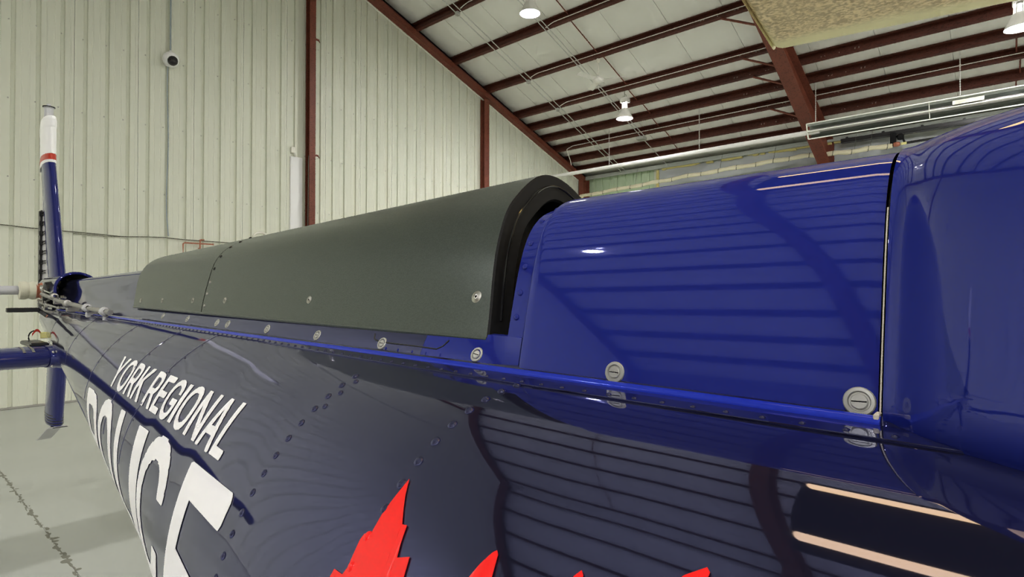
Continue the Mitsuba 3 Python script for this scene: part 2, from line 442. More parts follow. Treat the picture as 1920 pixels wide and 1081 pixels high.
for i, (x0, x1, lab) in enumerate([(-3.81, -3.51, 'big red roof frame beam dropping to the eave beside the gold hood'), (3.81, 4.11, 'big red roof frame beam behind the camera')]):
    g = thing('roof_frame', lab, 'beam')
    for s in (1, -1):
        yy = np.array([YR, 6.0, 9.0, 12.76, 16.62, 17.1])
        zt = 11.60 - yy / 3
        zb = np.array([11.60 - YR / 3 - 0.5, 9.60 - 0.45, 8.60 - 0.42, 6.81, 5.24, 5.04])
        if s < 0:
            yy = (2 * YR - yy)[::-1]; zt = zt[::-1]; zb = zb[::-1]
        a = ibeam_slope(x0, x1, np.stack([yy, zt], 1), np.stack([yy, zb], 1))
        obj('web', a[0], 'red_steel', g); obj('flange', a[1], 'red_steel', g); obj('flange', a[2], 'red_steel', g)
        cy = 16.75 if s > 0 else 2 * YR - 16.75
        sg = 1 if s > 0 else -1
        xc = (x0 + x1) / 2
        obj('column', cat(xprism([(cy - 0.06 * sg, 5.15), (cy + 0.35 * sg, 5.15), (cy + 0.35 * sg, 0), (cy + 0.05 * sg, 0)] if True else [], xc - 0.006, xc + 0.006),
                          xprism([(cy - 0.06 * sg, 5.15), (cy - 0.045 * sg, 5.15), (cy + 0.065 * sg, 0), (cy + 0.05 * sg, 0)], x0, x1),
                          box(x0, x1, min(cy + 0.335 * sg, cy + 0.35 * sg), max(cy + 0.335 * sg, cy + 0.35 * sg), 0, 5.9)), 'red_steel', g)
    if i == 0:
        for yb in (11.95, 13.27, 13.94, 15.26):
            pa = np.array([x0 - 0.75, yb - 0.05, 11.60 - yb / 3]); pb = np.array([x0 + 0.10, yb - 0.02, 11.60 - yb / 3 - 0.42])
            obj('flange_brace', tube([pa, pb], 0.024, 4), 'red_steel', g)

for y0, y1, lab in ((6.32, 6.46, 'tall red column on the cream gable wall, beside the dome camera'), (11.76, 11.95, 'red column on the gable wall above the black cover')):
    c = thing('wall_column', lab, 'column')
    zt = roof((y0 + y1) / 2, 11.37)
    obj('flange', box(-11.375, -11.36, y0, y1, 0, zt), 'red_steel', c)
    obj('flange', box(-11.53, -11.515, y0, y1, 0, zt), 'red_steel', c)
    obj('web', box(-11.52, -11.37, (y0 + y1) / 2 - 0.006, (y0 + y1) / 2 + 0.006, 0, zt), 'red_steel', c)
    if y0 < 7:
        for z in (7.36, 4.81):
            obj('clip', cat(bev(-11.43, -11.40, y1, y1 + 0.10, z - 0.02, z + 0.02, 0.004), tube([(-11.41, y1 + 0.09, z), (-11.41, y1 + 0.12, z - 0.05)], 0.012, 6)), 'red_steel', c)
        obj('cable', tube([(-11.38, y0 - 0.015, 0.4), (-11.38, y0 - 0.02, 3.0), (-11.38, y0 - 0.012, 4.70), (-11.40, y0 + 0.01, 4.78)], 0.008, 6), 'dark_wire', c)
c = thing('corner_column', 'dark red column in the far corner where gable and side wall meet', 'column')
obj('post', cat(box(-11.50, -11.30, 16.72, 16.735, 0, 5.85), box(-11.406, -11.394, 16.73, 17.1, 0, 5.85), box(-11.50, -11.30, 17.08, 17.1, 0, 5.85)), 'red_steel', c)
k = thing('corner_column', 'red column in the other far corner of the gable wall, outside the picture', 'column')
obj('post', box(-11.50, -11.30, 2 * YR - 17.1, 2 * YR - 16.72, 0, 5.85), 'red_steel', k)
for z in (1.4, 3.0, 4.6):
    solo('wall_girt', xprism([(YL, z), (YL + 0.2, z), (YL + 0.2, z + 0.02), (YL + 0.02, z + 0.02), (YL + 0.02, z + 0.2), (YL, z + 0.2)], GX + 0.02, FX - 0.02), 'red_steel', f'red girt along the far side wall, {z:.1f} metres up, outside the picture', 'beam', 'girts of the far side wall')

# --- sag rods at mid bay
for xq, lab in ((-7.62, 'thin dark red sag rod crossing the purlins above the fan and lamp'), (0.16, 'thin dark red sag rod crossing the purlins beyond the gold hood, outside the picture')):
    pts = [(xq + 0.03 * (-1) ** i, yy, 11.74 - yy / 3) for i, yy in enumerate(PY)]
    solo('sag_rod', cat(*[tube([np.array(a), np.array(b) * [0, 1, 1] + [a[0], 0, 0]], 0.014, 6) for a, b in zip(pts[:-1], pts[1:])]), 'red_steel', lab, 'rod')

# --- conduits
def slope_run(xq, c, ya, yb):
    return [(xq, yy, c - yy / 3) for yy in np.linspace(ya, yb, 8)]
def wob(pts, a):
    p = np.array(pts, float)
    p[:, 0] += a * np.sin(np.arange(len(p)) * 1.9)
    return p
cd = [(-9.895, 'left one of the two conduits running down the roof slope nearest the gable'), (-9.735, 'right one of the two conduits running down the roof slope nearest the gable'),
      (-8.245, 'left one of the two conduits running down the roof slope past the ceiling fan'), (-8.15, 'right one of the two conduits running down the roof slope past the ceiling fan')]
for i, (xq, lab) in enumerate(cd):
    yb = (17.05, 16.9, 17.0, 15.3)[i]
    solo('roof_conduit', tube(wob(slope_run(xq, 11.575, 5.5, yb), 0.012), 0.012, 8), 'galvanised', lab, 'conduit', None, 30)
for xq, yq, s, lab in ((-9.87, 9.28, 0.05, 'small grey junction box on the conduits, highest of the three near the gable'), (-9.86, 11.93, 0.05, 'small grey junction box on the conduits at the third purlin'),
                       (-9.85, 13.25, 0.04, 'small grey junction box on the conduits at the fourth purlin'), (-8.28, 15.33, 0.12, 'large grey junction box where conduits meet below the lamp')):
    z = 11.575 - yq / 3
    b = thing('junction_box', lab, 'junction box')
    obj('body', bev(xq - s, xq + s, yq - s, yq + s, z - 0.05, z + 0.03, 0.008), 'galvanised', b)
    obj('cover_plate', bev(xq - s * 0.9, xq + s * 0.9, yq - s * 0.9, yq + s * 0.9, z - 0.056, z - 0.050, 0.002), 'dull_steel', b)
for ye, xa, xb, lab in ((9.31, -9.7, 11, 'conduit along the topmost purlin in view'), (10.65, -8.2, 11, 'conduit along the second purlin from the top'), (11.95, -9.75, 11, 'thin white conduit along the third purlin from the top'),
                        (13.27, -9.72, 11, 'thin white conduit along the fourth purlin from the top, by the lamp'), (15.26, -10.9, 11, 'thin white conduit along the seventh purlin, through the large junction box')):
    b0 = np.array([0, ye, 11.60 - ye / 3]) - DV * 0.095 + NV * 0.075
    st = np.array([0, ye, 11.60 - ye / 3]) - DV * 0.10 - NV * 0.02
    pts = [st + [xa, 0, 0], st * 0.6 + b0 * 0.4 + [xa + 0.06, 0, 0], b0 + [xa + 0.22, 0, 0]] + [b0 + [q, 0, 0] for q in np.linspace(xa + 0.6, xb, 12)]
    if ye == 15.26:
        e = st + [xa - 0.02, 0.10, -0.12]
        pts = [e + [0.02, 0.16, -0.36], e + [0.02, 0.1, -0.2], e] + pts
    solo('purlin_conduit', tube(pts, 0.011, 8), 'trim_mat', lab, 'conduit', None, 30)

# --- high bay lamps
def high_bay(x, y, label, group=None):
    zp = roof(y, 11.60)
    z = zp - 0.74
    l = thing('high_bay_lamp', label, 'lamp', group)
    obj('hook_cord', cat(tube([(x, y, zp), (x, y, z + 0.58)], 0.008, 6), tube([(x + 0.05 * math.sin(a), y, z + 0.60 + 0.05 * math.cos(a)) for a in np.linspace(0, 5.2, 12)], 0.007, 6)), 'dark_wire', l)
    obj('ballast', cat(bev(x - 0.09, x + 0.09, y - 0.075, y + 0.075, z + 0.46, z + 0.56, 0.012), bev(x - 0.10, x - 0.05, y - 0.09, y + 0.09, z + 0.42, z + 0.54, 0.01), bev(x + 0.05, x + 0.12, y - 0.09, y + 0.09, z + 0.42, z + 0.54, 0.01)), 'lamp_body', l)
    obj('socket_cage', cat(*[tube([(x + 0.075 * math.cos(a), y + 0.075 * math.sin(a), z + 0.42), (x + 0.085 * math.cos(a), y + 0.085 * math.sin(a), z + 0.26)], 0.010, 6) for a in np.arange(6) * math.pi / 3]), 'lamp_body', l)
    obj('lit_sleeve', outward(lathe([(0.062, 0.42), (0.068, 0.26)], (0, 0, 1), (x, y, z), 18)), 'lamp_body', l, True, emitter={'type': 'area', 'radiance': {'type': 'rgb', 'value': BELL}})
    obj('reflector', lathe([(0.085, 0.27), (0.11, 0.24), (0.16, 0.13), (0.215, 0.02), (0.222, 0.0), (0.218, 0.0), (0.20, 0.03)], (0, 0, 1), (x, y, z), 32), 'lamp_body', l, 40)
    ang = np.arange(32) * 2 * math.pi / 32
    P = [[(x + r * math.cos(a), y + r * math.sin(a), z + h) for a in -ang] for r, h in ((0.212, 0.012), (0.15, -0.006), (0.08, -0.014), (0.001, -0.016))]
    obj('lens', outward(grid(P, close_v=True), (0, 0, -1)), 'lamp_body', l, True, emitter={'type': 'area', 'radiance': {'type': 'rgb', 'value': [q * (1.0 if x < -7 else 1.5) for q in LAMP]}})

vis = {(-7.66, 9.31): 'lit high bay lamp hanging at the top edge of the picture', (-7.66, 13.27): 'lit high bay lamp hanging beside the ceiling fan', (0.16, 13.27): 'lit high bay lamp at the right edge of the picture'}
for x in (-7.66, 0.16, 7.6):
    for y in (13.27, 9.31, 5.33, -3.39, -7.37, -11.33):
        if x < -7 and y in (5.33, -3.39, -11.33):
            continue
        y = -6.05 if x < -7 and y == -7.37 else y
        high_bay(x, y, vis.get((x, y), 'lit high bay lamp hanging from the roof outside the picture'), None if (x, y) in vis else 'high bay lamps outside the picture')

# --- ceiling fan
f = thing('ceiling_fan', 'white ceiling fan on a thin rod beside the lit lamp', 'fan')
fx, fy, fz_ = -7.65, 11.98, 7.10
obj('down_rod', cat(tube([(fx, fy, 7.60), (fx, fy, fz_ + 0.05)], 0.010, 8), lathe([(0.012, 0.10), (0.045, 0.06), (0.055, 0.0)], (0, 0, -1), (fx, fy, 7.62), 12)), 'trim_mat', f)
obj('motor', lathe([(0.02, 0.10), (0.06, 0.08), (0.12, 0.04), (0.14, 0.0), (0.12, -0.05), (0.05, -0.07), (0.001, -0.07)], (0, 0, 1), (fx, fy, fz_), 24), 'lamp_body', f, True)
for q in (0.35, 0.35 + 2.094, 0.35 + 4.189):
    c, s = math.cos(q), math.sin(q)
    P = [[(fx + c * r - s * w, fy + s * r + c * w, fz_ + 0.02 * w / 0.07 + h) for w, h in ((-0.07, 0), (0, 0.004), (0.07, 0), (0, -0.004))] for r in np.linspace(0.16, 0.70, 5)]
    obj('blade', cat(grid(P, close_v=True), capfan(P[-1])), 'lamp_body', f)

# --- tube heater hung under the sixth purlin
h = thing('tube_heater', 'long white tube heater with open grey reflector hanging along the eave', 'heater')
obj('tube', tube([(-11.19, 14.60, 5.565), (-7, 14.60, 5.572), (-3.3, 14.60, 5.585)], 0.058, 16), 'heater_tube', h, 30, label='long white exhaust tube')
ins = tube([(-3.5, 14.60, 5.60), (6.0, 14.60, 5.60)], 0.050, 16)
obj('burner_tube', ins, 'dull_steel', h, 30)
arc = [(14.44, 5.75), (14.50, 5.70), (14.66, 5.735), (14.76, 5.66), (14.77, 5.55), (14.70, 5.46), (14.60, 5.43)]
P = [[(x, a, b) for a, b in arc] for x in (-3.53, 6.0)]
obj('reflector', grid(P), 'heater_inner', h, 20)
for a, b in ((14.44, 5.75), (14.60, 5.43), (14.50, 5.585)):
    obj('edge_rail', bev(-3.54, 6.0, a - 0.014, a + 0.014, b - 0.012, b + 0.012, 0.004), 'heater_edge', h)
obj('end_cap', cat(tube([(-3.54, 14.44, 5.75), (-3.54, 14.60, 5.43)], 0.014, 6), xprism([(14.50, 5.48), (14.60, 5.43), (14.70, 5.46), (14.60, 5.54)], -3.545, -3.535)), 'heater_edge', h)
for xq in (-1.23, 1.2, 3.6):
    obj('guard_wire', tube([(xq, 14.44, 5.76), (xq, 14.52, 5.585), (xq, 14.60, 5.42)], 0.009, 6), 'heater_edge', h)
obj('rating_plate', bev(-0.85, -0.35, 14.462, 14.476, 5.615, 5.70, 0.003), 'label_mat', h)
for xq in (-8.95, -6.18, -3.38, -0.73, 2.0):
    obj('hanger_chain', cat(tube([(xq, 14.60, 6.73), (xq, 14.60, 5.62 if xq < -3.5 else 5.72)], 0.007, 6), *[lathe([(0.012, -0.01), (0.016, 0), (0.012, 0.01)], (0, 0, 1), (xq, 14.60, 5.75 + 0.05 * q), 6) for q in range(19)]), 'galvanised', h)

# --- gold textured hood close overhead
gd = thing('overhead_hood', 'big gold hood with rough speckled underside and rounded edge hanging overhead', 'hood')
ang5 = math.radians(5)
E1 = np.array([math.cos(ang5), math.sin(ang5), -0.033]); E2 = np.array([math.sin(ang5), -math.cos(ang5), 0.0])
C0 = np.array([-1.62, 5.58, 4.0])
def hood_pt(u, v, w):                       # u along, v across towards the camera, w up
    return C0 + u * E1 + v * E2 + w * np.array([0, 0, 1.0])
Lh, Wh, R = 4.6, 1.7, 0.20
sec = [(0.0, 0.42), (0.0, R)] + [(R - R * math.cos(a), R - R * math.sin(a)) for a in np.linspace(0.1, math.pi / 2, 9)] + [(v, 0) for v in np.linspace(R + 0.1, Wh - R - 0.1, 8)] + [(Wh - R + R * math.sin(a), R - R * math.cos(a)) for a in np.linspace(0, math.pi / 2 - 0.1, 9)] + [(Wh, R), (Wh, 0.42)]
us = [0.0, 0.012, 0.04, 0.08] + list(np.linspace(0.2, Lh, 24))
P = []
for u in us:
    e = max(0.0, 1 - u / 0.08)
    sh = 0.075 * (1 - math.sqrt(max(0, 1 - e * e)))
    P.append([hood_pt(u, v + (sh if v < Wh / 2 else -sh) * (1 if w < 0.3 else 0.6), w + (sh if w < 0.25 else 0)) for v, w in sec])
obj('shell', grid(P), 'gold_mat', gd, True)
ring = P[0]
obj('end_flange', cat(grid([[p + E1 * 0.0 for p in ring], [p - E1 * 0.012 for p in ring], [p - E1 * 0.012 + (hood_pt(0, Wh / 2, 0.3) - p) * 0.05 for p in ring], [p + (hood_pt(0, Wh / 2, 0.3) - p) * 0.05 for p in ring]])), 'seal_mat', gd, label='pale rim around the end of the hood')
obj('end_plate', grid([[hood_pt(0.005, v, w) for v, w in sec], [hood_pt(0.005, v, 0.42) for v, w in sec]]), 'gold_mat', gd)
obj('top_plate', grid([[hood_pt(u, v, 0.42) for v in (0, Wh)] for u in (0, Lh)]), 'gold_mat', gd)
for u in (0.6, 4.0):
    for v in (0.3, 1.4):
        p = hood_pt(u, v, 0.42)
        obj('hanger_rod', tube([p, (p[0], p[1], roof(p[1], 11.62))], 0.008, 6), 'galvanised', gd)

# --- warm two tube strip light straight above the helicopter, seen as reflections in the paint
lf = thing('strip_light', 'warm two tube strip light above the helicopter, seen reflected in its paint', 'lamp')
ZL = 4.05
obj('housing', bev(-1.06, 2.6, 0.84, 2.50, ZL + 0.06, ZL + 0.14, 0.02), 'matte_black', lf)
for yy in (2.28, 1.06):
    obj('lamp_tube', outward(tube([(-0.99, yy, ZL), (2.55, yy, ZL)], 0.07, 12, False)), 'lamp_body', lf, 30, emitter={'type': 'area', 'radiance': {'type': 'rgb', 'value': WARM}})
    for xa in (-1.04, 2.545):
        obj('socket', bev(xa, xa + 0.055, yy - 0.045, yy + 0.045, ZL - 0.04, ZL + 0.06, 0.006), 'black_satin', lf)
for xx in (-0.6, 2.3):
    obj('hanger_chain', tube([(xx, 1.67, ZL + 0.13), (xx, 1.67, roof(1.67, 11.7))], 0.006, 6), 'galvanised', lf)

# --- things on the gable wall
d = thing('dome_camera', 'white dome security camera high on the cream gable wall', 'security camera')
dc = np.array([GX + 0.10, 3.64, 6.045]); ax = np.array([0.86, 0.12, -0.48])
obj('base', lathe([(0.001, 0), (0.125, 0), (0.135, 0.02), (0.135, 0.07), (0.12, 0.10), (0.088, 0.115)], ax, dc - ax * 0.02, 28), 'white_paint', d, 40)
obj('dome', lathe([(0.086 * math.cos(a), 0.10 + 0.075 * math.sin(a)) for a in np.linspace(0, math.pi / 2 - 0.01, 9)], ax, dc, 28), 'dome_glass', d, True, label='dark glossy dome')
obj('wall_bracket', bev(GX, GX + 0.06, 3.57, 3.71, 5.93, 6.16, 0.01), 'white_paint', d)
obj('conduit', tube([(GX + 0.03, 3.665, 6.14), (GX + 0.03, 3.66, 8.0), (GX + 0.03, 3.655, 9.9)], 0.014, 8), 'wire_mat', d)
obj('connector', lathe([(0.02, 0), (0.02, 0.06), (0.016, 0.08)], (0, 0, 1), (GX + 0.03, 3.665, 6.15), 12), 'white_paint', d)
obj('cable', tube([(GX + 0.02, 3.63 + 0.012 * math.sin(z * 3.1) + (0.05 if z < 3.2 else 0) * (3.2 - z), z) for z in np.linspace(2.83, 5.92, 18)], 0.010, 6), 'wire_mat', d)
cb = [(1.0, 2.845), (1.35, 2.83), (1.725, 2.807), (2.48, 2.785), (2.93, 2.766), (3.3, 2.79), (3.59, 2.80), (3.9, 2.785), (4.8, 2.782), (6.3, 2.76)]
solo('sagging_cable', cat(tube([(GX + 0.03, a, b) for a, b in cb], 0.008, 6), tube([(GX + 0.03, a, b) for a, b in [(2.25, 2.765), (2.7, 2.752), (3.1, 2.775)]], 0.005, 6)), 'dark_wire', 'dark cable sagging along the gable wall above the tail rotor', 'cable')
solo('copper_pipe', cat(tube([(-11.47, 3.876, 2.45), (-11.47, 3.876, 2.70), (-11.47, 3.90, 2.722), (-11.47, 4.41, 2.724)], 0.013, 8), tube([(-11.47, 4.168, 2.62), (-11.47, 4.168, 2.80)], 0.013, 8), tube([(-11.47, 4.168, 2.795), (-11.47, 4.24, 2.80)], 0.012, 8), lathe([(0.001, -0.02), (0.022, 0), (0.001, 0.02)], (0, 1, 0), (-11.47, 4.40, 2.724), 10), tube([(-11.56, 4.168, 2.64), (-11.46, 4.168, 2.64)], 0.01, 6), tube([(-11.56, 3.876, 2.5), (-11.46, 3.876, 2.5)], 0.01, 6)), 'copper_mat', 'thin reddish copper pipe with a tee on the gable wall', 'pipe')
solo('wire_loop', cat(*[tube([(-11.545, 5.36 + 0.16 * math.cos(a), 2.93 + (0.10 + 0.02 * k) * math.sin(a)) for a in np.linspace(0, math.pi * 2, 20)], 0.009, 6) for k in range(2)]), 'trim_mat', 'coil of pale wire hung on the gable wall behind the black cover', 'wire')
wb = thing('wall_box', 'small white box at the top of a pale channel beside the red column', 'box')
obj('body', bev(GX - 0.01, GX + 0.05, 5.99, 6.09, 4.80, 4.93, 0.01), 'trim_mat', wb)
obj('spout', tube([(GX + 0.04, 6.05, 4.80), (GX + 0.05, 6.08, 4.72)], 0.014, 8), 'trim_mat', wb)
solo('wall_channel', bev(GX - 0.01, GX + 0.03, 5.98, 6.26, 0.02, 4.73, 0.008), 'white_paint', 'pale flat channel rising up the gable wall beside the tall red column', 'channel')

# --- along the eave
ip = thing('insulated_pipe', 'cream wrapped pipe with dark ties running along the side wall', 'pipe')
pp = np.array([(-11.32, 16.6, 5.20), (-11.22, 16.6, 5.235), (-9.0, 16.6, 5.33), (-7.5, 16.6, 5.40), (-5.6, 16.6, 5.46), (-4.2, 16.6, 5.50), (-3.2, 16.6, 5.44), (-2.14, 16.6, 5.445)])
tt = np.linspace(0, len(pp) - 1, 70)
pc = np.stack([np.interp(tt, np.arange(len(pp)), pp[:, k]) for k in range(3)], 1)
pc[:, 2] += 0.012 * np.sin(np.arange(70) * 0.9)
obj('wrap', tube(pc, 0.058 + 0.006 * np.sin(np.arange(70) * 1.7), 14), 'cream_mat', ip, 40)
obj('elbow', tube([(-11.30, 16.6, 5.24), (-11.36, 16.6, 5.21), (-11.39, 16.6, 5.12), (-11.39, 16.6, 4.6)], 0.062, 12), 'cream_mat', ip, 40)
xq = -10.9
while xq < -2.2:
    zc = np.interp(xq, pc[:, 0], pc[:, 2])
    a = np.linspace(0, 2 * math.pi, 17)
    obj('tie', tube(np.stack([xq + 0.05 * np.sin(a * 0.5 + 0.3), 16.6 + 0.066 * np.cos(a), zc + 0.066 * np.sin(a)], 1), 0.008, 5), 'dark_wire', ip)
    xq += 0.36 + 0.22 * RNG.random()
for xq in (-9.2, -6.4, -4.9, -2.95, -2.6):
    zc = np.interp(xq, pc[:, 0], pc[:, 2])
    obj('hanger_wire', tube([(xq, 16.6, zc + 0.06), (xq + 0.02, 16.75, 5.95)], 0.005, 5), 'dark_wire', ip)
solo('door_track', cat(bev(-3.3, 1.6, 16.80, 16.92, 5.76, 5.85, 0.008), bev(-3.3, 1.6, 16.78, 16.94, 5.74, 5.76, 0.004), *[bev(q, q + 0.05, 16.86, 17.02, 5.80, 5.90, 0.004) for q in np.arange(-3.2, 1.6, 0.8)]), 'black_satin', 'dark rail along the eave to the right of the big red frame', 'rail')
bk = thing('valve_unit', 'dark valve unit with a yellow tag at the end of the cream pipe', 'valve')
obj('body', cat(bev(-2.20, -2.08, 16.68, 16.77, 5.44, 5.78, 0.012), bev(-2.06, -1.92, 16.66, 16.77, 5.58, 5.72, 0.03), tube([(-2.14, 16.75, 5.70), (-1.95, 16.72, 5.62), (-1.90, 16.74, 5.50)], 0.022, 8)), 'matte_black', bk)
obj('union', lathe([(0.05, -0.06), (0.06, -0.02), (0.06, 0.02), (0.045, 0.07)], (1, 0, 0), (-2.06, 16.62, 5.46), 12), 'copper_mat', bk, 30)
obj('tag', bev(-1.98, -1.86, 16.66, 16.68, 5.44, 5.50, 0.004), 'yellow_label', bk)
obj('pipe', tube([(-1.9, 16.75, 5.49), (-0.2, 16.75, 5.52)], 0.03, 10), 'black_satin', bk)

# ------------------------------------------------------------------ the helicopter (nose towards +x); t = distance aft = -x
YC = 0.935
def brail(t):                               # starboard drip rail: (y, z)
    return 0.60 + 0.05 * t, H - 0.118 + 0.002 * t
def brad(t):
    return 0.65078466 - 0.10866317 * t + 0.00077529 * t * t
def bzc(t):
    w = YC - brail(t)[0]
    return brail(t)[1] - math.sqrt(max(brad(t) ** 2 - w * w, 1e-6))
def brail_s(t):                             # arc length from the crown to the drip rail
    return brad(t) * math.asin((YC - brail(t)[0]) / brad(t))
def bulge(t, s):                            # the boom root swells into the baggage bay below the rail
    B = float(np.interp(t, [-0.2, 0, 0.25, 0.55, 0.93, 1.3, 1.7], [0.175, 0.168, 0.15, 0.118, 0.064, 0.024, 0.003]))
    d = max(abs(s) - brail_s(t), 0)
    return B * (1 - math.exp(-d * d / (d + 0.03) / 0.15))
def bpt(t, s, off=0.0):
    """Point on the boom skin, s metres round from the crown on the starboard side (negative: port)."""
    r = brad(t); a = s / r
    r += bulge(t, s) + off
    return np.array([-t, YC - r * math.sin(a), bzc(t) + r * math.cos(a)])
def bnorm(t, s):
    e = 1e-3
    n = np.cross(bpt(t + e, s) - bpt(t - e, s), bpt(t, s + e) - bpt(t, s - e))
    n /= np.linalg.norm(n)
    return n if n @ np.array([0, -math.sin(s / brad(t)), math.cos(s / brad(t))]) > 0 else -n
def tilt(t0, s):                            # frame rings lean: they run aft as they go down
    return t0 + (0.015 if t0 < 1.2 else 0.5) * max(0.0, s - (0.41 if t0 < 1.2 else 0.25))

hel = thing('helicopter', 'dark blue police helicopter with a black cover on its tail boom', 'helicopter')
ts = np.concatenate([np.linspace(-0.9, 5.25, 150)])
SEG = 192
P = []
for t in ts:
    tt_ = max(t, -0.15)
    row = []
    for j in range(SEG):
        a = 2 * math.pi * j / SEG
        rr = brad(tt_)
        wv = 0.0006 * (meshkit.noise(np.array([t * 7.0, a * rr * 6.0, 0.3])) - 0.5)
        wv += bulge(tt_, (a if a < math.pi else a - 2 * math.pi) * rr)
        row.append((-t, YC - (rr + wv) * math.sin(a), bzc(tt_) + (rr + wv) * math.cos(a)))
    P.append(row)
boom = obj('tail_boom', cat(grid(P, close_v=True)), 'navy_mat', hel, True, label='dark blue glossy tail boom')
obj('end_cap', cat(capfan(P[0]), capfan(P[-1])), 'navy_mat', boom)

# ring straps with rivets
for t0 in (0.925, 1.72, 2.046, 2.572, 3.36, 4.3):
    if t0 < 1:
        continue
    ss = np.linspace(-0.10, 1.5 * brad(t0), 60)
    Q = [[bpt(tilt(t0, s) + w, s, o) for w, o in ((-0.009, 0.0), (-0.008, 0.0010), (0.008, 0.0010), (0.009, 0.0))] for s in ss]
    obj('ring_strap', grid(Q), 'navy_mat', boom, 30)
    obj('strap_rivets', cat(*[cone(bpt(tilt(t0, s) + w, s, 0.0015), bnorm(t0, s), 0.0035, 0.003, 0.0018, 8) for s in np.arange(0.22, 1.3 * brad(t0), 0.05) for w in (-0.015,)]), 'navy_mat', boom, kind='stuff')
def rivet(t, s, r=0.0065):
    return lathe([(r * math.cos(a), -0.0006 + 0.0042 * math.sin(a)) for a in np.linspace(0, math.pi / 2 - 0.01, 7)], bnorm(t, s), bpt(t, s, 0.0), 16)
for s in np.arange(0.385, 1.02, 0.0272):
    obj('rivet', rivet(tilt(0.857, s), s), 'navy_mat', boom, True)
for s in (0.40, 0.43, 0.46):
    obj('rivet', rivet(tilt(0.857, s) - 0.025, s, 0.005), 'navy_mat', boom, 40)
for s in np.arange(0.362, 0.95, 0.0263):
    obj('rivet', rivet(0.504, s), 'red_decal' if 0.592 < s < 0.80 else 'navy_mat', boom, True)

# hinge strip under the drip rail
def sb(t):
    return brad(t) * math.asin((YC - brail(t)[0]) / brad(t))
def edge_w(t):
    return max(0.012, 0.046 - 0.0235 * max(t, 0))
Q = []
for t in np.linspace(-0.55, 5.0, 170):
    w = edge_w(t)
    Q.append([bpt(t, sb(t) + q, o) for q, o in ((0.003, 0.0), (0.004, 0.0032), (w - 0.003, 0.0032), (w - 0.0016, 0.0030), (w - 0.0006, 0.0022), (w, 0.0))])
hs = obj('hinge_strip', grid(Q), 'navy_mat', hel, 30, label='narrow riveted strip below the drip rail')
obj('strip_rivets', cat(*[lathe([(0.0036, 0), (0.0034, 0.001), (0.0025, 0.0019), (0.0012, 0.0024), (1e-4, 0.0025)], bnorm(t, sb(t) + 0.75 * edge_w(t)), bpt(t, sb(t) + 0.75 * edge_w(t), 0.0031), 9) for t in np.arange(0.0, 4.6, 0.036)]), 'navy_mat', hs, True, kind='stuff')
# half round drip rail
rl = []
for t in np.linspace(0.088, 4.7, 140):
    y0, z0 = brail(t)
    r = 0.0074 - 0.0006 * t
    rl.append([(-t, y0 + 0.003 - r * math.cos(a), z0 + 0.0005 + r * math.sin(a)) for a in np.linspace(-1.5, 1.9, 14)])
obj('drip_rail', cat(grid(rl), capfan(rl[0])), 'blue_flake', hel, True, label='bright blue half round drip rail')
rl = np.array(rl); rl[:, :, 1] = 2 * YC - rl[:, :, 1]
obj('drip_rail', grid(rl), 'blue_flake', hel, True, label='drip rail on the far side')

# cowling sections -------------------------------------------------------------
from scipy.interpolate import CubicSpline
def spline_section(half, n=40):
    """half: (inset from the side, height above eye level) from the lower edge to the crown."""
    h = np.array(half, float)
    k = np.concatenate([[0], np.cumsum(np.linalg.norm(np.diff(h, axis=0), axis=1))])
    cs = CubicSpline(k, h)
    return cs(np.linspace(0, k[-1], n))
def full_ring(t, ys, half, crown):
    """Starboard lower edge, over the crown, to the port lower edge."""
    a = np.array([(-t, ys + i, H + z) for i, z in half])
    a[-1, 1] = YC
    b = a[::-1].copy(); b[:, 1] = 2 * YC - b[:, 1]
    return np.vstack([a, b[1:]])

def cowl_half(t, ys, scale=1.0, sink=0.0):
    w = YC - ys
    h = [(0, -0.111), (0.0075, -0.075), (0.0245, 0.0), (0.041, 0.060), (0.058, 0.100), (0.092, 0.138), (0.145, 0.159), (0.21, 0.169), (w, 0.175)]
    return spline_section([(i, z - sink * (z + 0.118) / 0.3) for i, z in h])
def cowl_side(t):
    return brail(t)[0] + 0.013
P = []
for t in np.linspace(0.092, 0.545, 40):
    P.append(full_ring(t, cowl_side(t), cowl_half(t, cowl_side(t)), None))
for k, t in enumerate((0.549, 0.552, 0.554)):     # rounded aft lip
    e = (0.0015, 0.004, 0.009)[k]
    P.append(full_ring(t, cowl_side(t) + e, cowl_half(t, cowl_side(t) + e, sink=e), None))
ec = obj('engine_cowling', grid(P), 'blue_mat', hel, True, label='smooth blue engine cowling with quarter turn fasteners')
P = [full_ring(t, cowl_side(t) + 0.009, cowl_half(t, cowl_side(t) + 0.009, sink=0.009 + 0.10 * max(0, t - 0.55)), None) for t in np.linspace(0.548, 0.588, 6)]
fl = obj('cowling_flange', grid(P), 'blue_mat', hel, True, label='recessed riveted flange in front of the black cover')
